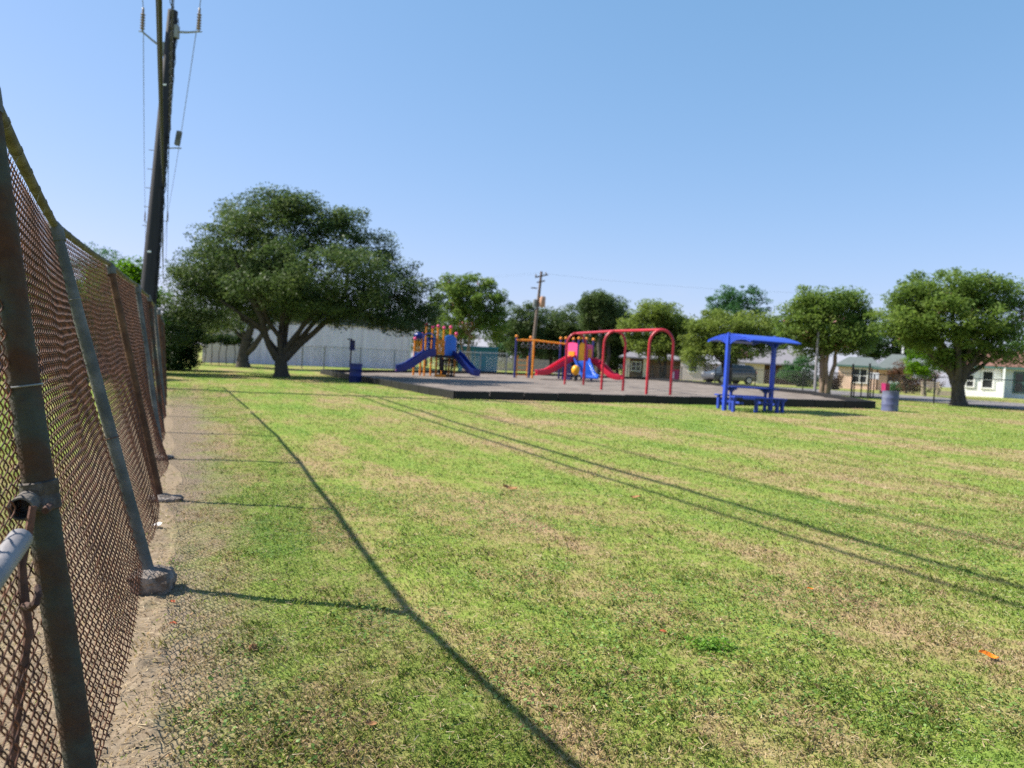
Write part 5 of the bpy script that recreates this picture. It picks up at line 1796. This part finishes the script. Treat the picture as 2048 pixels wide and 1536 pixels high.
MB().lathe((0, 0, 0), [(rb * .98, -.04), (rb, 0), (rb * 1.02, .02), (rb, .04), (rb, hb * .33 - .02), (rb * 1.025, hb * .33), (rb, hb * .33 + .02), (rb, hb * .66 - .02), (rb * 1.025, hb * .66), (rb, hb * .66 + .02), (rb, hb - .03), (rb * 1.03, hb - .015), (rb * 1.03, hb), (rb * .96, hb), (rb * .95, hb - .05)], 30).build('drum', 'barrel', brl, True)
MB().lathe((0, 0, hb - .16), [(rb * .94, 0), (.01, .01)], 30).build('liner', 'dark', brl, True)

# ------------------------------------------------------------------ grass
def near_pts(n, d0, d1, seed):
    rg = np.random.default_rng(seed)
    d = np.sqrt(rg.uniform(d0 * d0, d1 * d1, n))
    a = rg.uniform(-.80, .74, n)
    x = d * a; y = d
    return x, y, rg


def in_poly(x, y, poly):
    c = np.zeros(len(x), bool)
    j = len(poly) - 1
    for i in range(len(poly)):
        xi, yi = poly[i]; xj, yj = poly[j]
        if yi != yj:
            t = ((yi > y) != (yj > y)) & (x < (xj - xi) * (y - yi) / (yj - yi) + xi)
            c ^= t
        j = i
    return c


def blades(name, n, d0, d1, hgt, wid, seed, label):
    rg = np.random.default_rng(seed)
    q = rg.uniform(0, 1, n)                      # thinner and thinner with distance, without steps
    d = (d0 ** .25 + q * (d1 ** .25 - d0 ** .25)) ** 4
    a_ = rg.uniform(-.92, .88, n)
    x, y = d * a_, d
    keep = rg.uniform(0, 1, n) > dirtness(x, y) * .93
    dens = .45 + .9 * fbm(x * 1.7, y * 1.7, 77, 3)
    keep &= rg.uniform(0, 1, n) < dens
    keep &= ~in_poly(x, y, PG)
    x, y = x[keep], y[keep]
    n = len(x)
    z = ground_h(x, y)
    az = rg.uniform(0, 2 * np.pi, n)
    lean = rg.uniform(.6, 1.52, n)
    h = hgt * rg.uniform(.5, 1.35, n) * (.40 + .75 * fbm(x * 2.6, y * 2.6, 99, 2) + .75 * vnoise(x * 11, y * 11, 123) ** 2.5)
    w = wid * np.maximum(1, y / 3.8) ** .82 * rg.uniform(.6, 1.3, n)
    h = h * (1 + np.clip(y - 4, 0, 40) * .012)
    dx, dy = np.cos(az), np.sin(az)
    sx_, sy_ = -dy, dx
    P = np.stack([x, y, z], 1)
    D = np.stack([dx, dy, np.zeros(n)], 1); S = np.stack([sx_, sy_, np.zeros(n)], 1); U = np.array([0, 0, 1.])
    up1 = D * (np.sin(lean * .5) * h * .55)[:, None] + U * (np.cos(lean * .5) * h * .55)[:, None]
    up2 = up1 + D * (np.sin(lean) * h * .5)[:, None] + U * (np.cos(lean) * h * .45)[:, None]
    w_ = w[:, None]
    V = np.stack([P - S * w_ * .5 - U * .006, P + S * w_ * .5 - U * .006, P + up1 + S * w_ * .42, P + up2, P + up1 - S * w_ * .42], 1)
    tone = np.clip(rg.normal(.5, .24, n), 0, 1)
    ob = fast_mesh(name, V, 5, 'blades', None, tone)
    tag(ob, label, 'grass', None, 'stuff')


blades('grass_blades', 680000, 1.7, 46.0, .026, .0031, 1, 'short mown grass blades of the lawn, green mixed with straw')


def clover(n, seed):
    x, y, rg = near_pts(n, 1.75, 9, seed)
    m_ = fbm(x * 1.1 + 40, y * 1.1, 55, 3)
    keep = (m_ > .54) & (dirtness(x, y) < .75)
    x, y = x[keep], y[keep]
    n = len(x)
    z = ground_h(x, y) + rg.uniform(.008, .03, n)
    s = rg.uniform(.005, .0115, n)
    az = rg.uniform(0, 2 * np.pi, n)
    nn = rg.normal(size=(n, 3)) * .35; nn[:, 2] = 1; nn /= np.linalg.norm(nn, axis=1, keepdims=True)
    t1 = np.stack([np.cos(az), np.sin(az), np.zeros(n)], 1); t1 -= nn * (t1 * nn).sum(1, keepdims=True); t1 /= np.linalg.norm(t1, axis=1, keepdims=True)
    t2 = np.cross(nn, t1)
    P = np.stack([x, y, z], 1)
    V = np.stack([P + (t1 * math.cos(k * math.pi / 3) + t2 * math.sin(k * math.pi / 3) * (.8 if k % 3 else 1)) * s[:, None] for k in range(6)], 1)
    tag(fast_mesh('clover_leaves', V, 6, 'clover', None, rg.uniform(0, 1, n)), 'small round clover leaves scattered in patches through the grass', 'clover', None, 'stuff')


clover(52000, 5)

# straw and soil crumbs on the bare strip under the fence
def crumbs(n, seed):
    rg = np.random.default_rng(seed)
    t = rg.uniform(1.6, 16, n) ** 1.0
    t = 1.6 + (t - 1.6) * rg.uniform(0, 1, n)
    s = rg.uniform(-.7, 1.1, n)
    x = TF[0] * t + NF[0] * (s - .07); y = TF[1] * t + NF[1] * (s - .07)
    keep = rg.uniform(0, 1, n) < dirtness(x, y) * .9 + .05
    x, y = x[keep], y[keep]; n = len(x)
    r = rg.uniform(.002, .008, n) * rg.uniform(.5, 1.3, n)
    z = ground_h(x, y) + r * .3
    P = np.stack([x, y, z], 1)
    base = np.array([[1, 0, 0], [-.5, .87, 0], [-.5, -.87, 0], [0, 0, 1.0]])
    V = P[:, None, :] + (base[None] + rg.normal(size=(n, 4, 3)) * .25) * r[:, None, None]
    F = np.arange(n)[:, None, None] * 4 + np.array([[0, 1, 3], [1, 2, 3], [2, 0, 3]])[None]
    ob = fast_mesh('soil_crumbs', V.reshape(-1, 3), 3, 'soil', None, None, F.reshape(-1, 3))
    tag(ob, 'crumbs of dry tan soil along the foot of the rusty fence', 'soil', None, 'stuff')


MT['soil'] = M('dry_soil', (.22, .165, .11), .98, .3, 30, 0)
crumbs(11000, 6)


def straw(n, seed):
    rg = np.random.default_rng(seed)
    d = np.sqrt(rg.uniform(1.7 ** 2, 9 ** 2, n)); a = rg.uniform(-.8, .74, n)
    x, y = d * a, d
    keep = rg.uniform(0, 1, n) < .55 + .5 * dirtness(x, y)
    x, y = x[keep], y[keep]; n = len(x)
    z = ground_h(x, y) + rg.uniform(.004, .026, n)
    az = rg.uniform(0, 2 * np.pi, n); ln = rg.uniform(.012, .05, n); w = rg.uniform(.0012, .0028, n)
    d1 = np.stack([np.cos(az), np.sin(az), rg.normal(0, .18, n)], 1) * ln[:, None]
    s1 = np.stack([-np.sin(az), np.cos(az), rg.normal(0, .3, n)], 1) * w[:, None]
    P = np.stack([x, y, z], 1)
    V = np.stack([P - s1, P + d1 - s1 * .5, P + d1 + s1 * .5, P + s1], 1)
    tag(fast_mesh('straw_litter', V, 4, 'straw', None, rg.uniform(0, 1, n)), 'dry straw clippings lying loose on the mown grass', 'straw', None, 'stuff')


MT['straw'] = leafy('straw', [(0, (.26, .18, .09)), (.6, (.42, .32, .18)), (1, (.55, .45, .29))], trans=.2, rough=.8)
straw(52000, 8)

# weed tuft
MT['weed'] = leafy('weed_leaves', [(0, (.08, .17, .02)), (.6, (.14, .28, .035)), (1, (.22, .36, .06))], trans=.4)
q = G(1420, 1300)
wt = thing('weed_tuft', 'dark green broad leaved weed tuft in the lawn at lower right of centre', 'weed', q)
rg = np.random.default_rng(91)
n = 520
P = np.stack([rg.normal(0, .07, n), rg.normal(0, .05, n), rg.uniform(.005, .05, n)], 1)
nn = rg.normal(size=(n, 3)) * .6; nn[:, 2] = 1; nn /= np.linalg.norm(nn, axis=1, keepdims=True)
t1 = np.cross(nn, rg.normal(size=(n, 3))); t1 /= np.linalg.norm(t1, axis=1, keepdims=True); t2 = np.cross(nn, t1)
s = rg.uniform(.007, .017, n)[:, None]
fast_mesh('leaves', np.stack([P - t1 * s, P - t2 * s * .5, P + t1 * s, P + t2 * s * .5], 1), 4, 'weed', wt, rg.uniform(0, 1, n))


def fallen_leaf(px, py, size, mat, label, seed, shape='leaf'):
    q = G(px, py)
    q.z = float(ground_h(q.x, q.y)) + .027
    rnd = random.Random(seed)
    bm = bmesh.new()
    nx, ny = 9, 5
    grid = []
    for i in range(nx):
        t = i / (nx - 1)
        half = math.sin(math.pi * min(1, t * .98 + .02)) ** .7 * .42 if shape == 'leaf' else .42 + rnd.uniform(-.06, .06)
        row = []
        for j in range(ny):
            s_ = (j / (ny - 1) - .5) * 2
            x = (t - .5) * 2 * size
            y = s_ * half * size + math.sin(t * 3) * .1 * size
            z = abs(s_) ** 1.6 * size * .22 * (1 - .4 * t) + math.sin(t * 5 + seed) * size * .14 + rnd.uniform(-.02, .02) * size
            row.append(bm.verts.new((x, y, z)))
        grid.append(row)
    for i in range(nx - 1):
        for j in range(ny - 1):
            bm.faces.new((grid[i][j], grid[i + 1][j], grid[i + 1][j + 1], grid[i][j + 1]))
    me = bpy.data.meshes.new('fallen_leaf'); bm.to_mesh(me); bm.free()
    me.materials.append(MT[mat])
    ob = bpy.data.objects.new('fallen_leaf' if shape == 'leaf' else 'paper_scrap', me); COL.objects.link(ob)
    ob.location = q
    ob.rotation_euler = (.35 + rnd.uniform(-.12, .12), rnd.uniform(-.12, .12), rnd.uniform(-.6, .1))
    md = ob.modifiers.new('thickness', 'SOLIDIFY'); md.thickness = .001
    tag(ob, label, 'leaf' if shape == 'leaf' else 'litter', 'fallen leaves on the lawn' if shape == 'leaf' else None)


fallen_leaf(1976, 1322, .05, 'orangeleaf', 'bright orange curled leaf on the lawn at the lower right', 1)
fallen_leaf(1020, 982, .085, 'brownleaf', 'large dry brown leaf lying in the middle of the lawn', 2)
fallen_leaf(1270, 1000, .06, 'brownleaf', 'dry brown leaf right of the large one, beside the cable shadows', 3)
fallen_leaf(345, 1207, .026, 'redleaf', 'small red brown leaf at the foot of the concrete footing', 4)
fallen_leaf(345, 1258, .024, 'redleaf', 'small rust red leaf on the soil below the concrete footing', 5)
fallen_leaf(1326, 1276, .024, 'redleaf', 'small red brown leaf left of the dark weed tuft', 6)
fallen_leaf(1620, 1184, .022, 'orangeleaf', 'tiny orange leaf fragment in the grass between the cable shadows', 7)
fallen_leaf(742, 1466, .026, 'brownleaf', 'small brown leaf near the bottom edge by the rail shadow', 8)
fallen_leaf(548, 1167, .022, 'brownleaf', 'tan leaf in the grass above the post shadow', 9)
fallen_leaf(312, 1056, .055, 'paper', 'scrap of white paper on the bare soil between two fence posts', 10, 'paper')
for i, (px, py, sz, lb) in enumerate(((505, 1302, .02, 'small dark twig clod left of the long rail shadow'),)):
    q = G(px, py)
    st_ = rough_block('soil_clod', Vector((0, 0, 0)), sz, sz * .7, sz * .8, 'brownleaf', None, 20 + i)
    st_.location = (q.x, q.y, float(ground_h(q.x, q.y)) + .01)
    tag(st_, lb, 'clod')
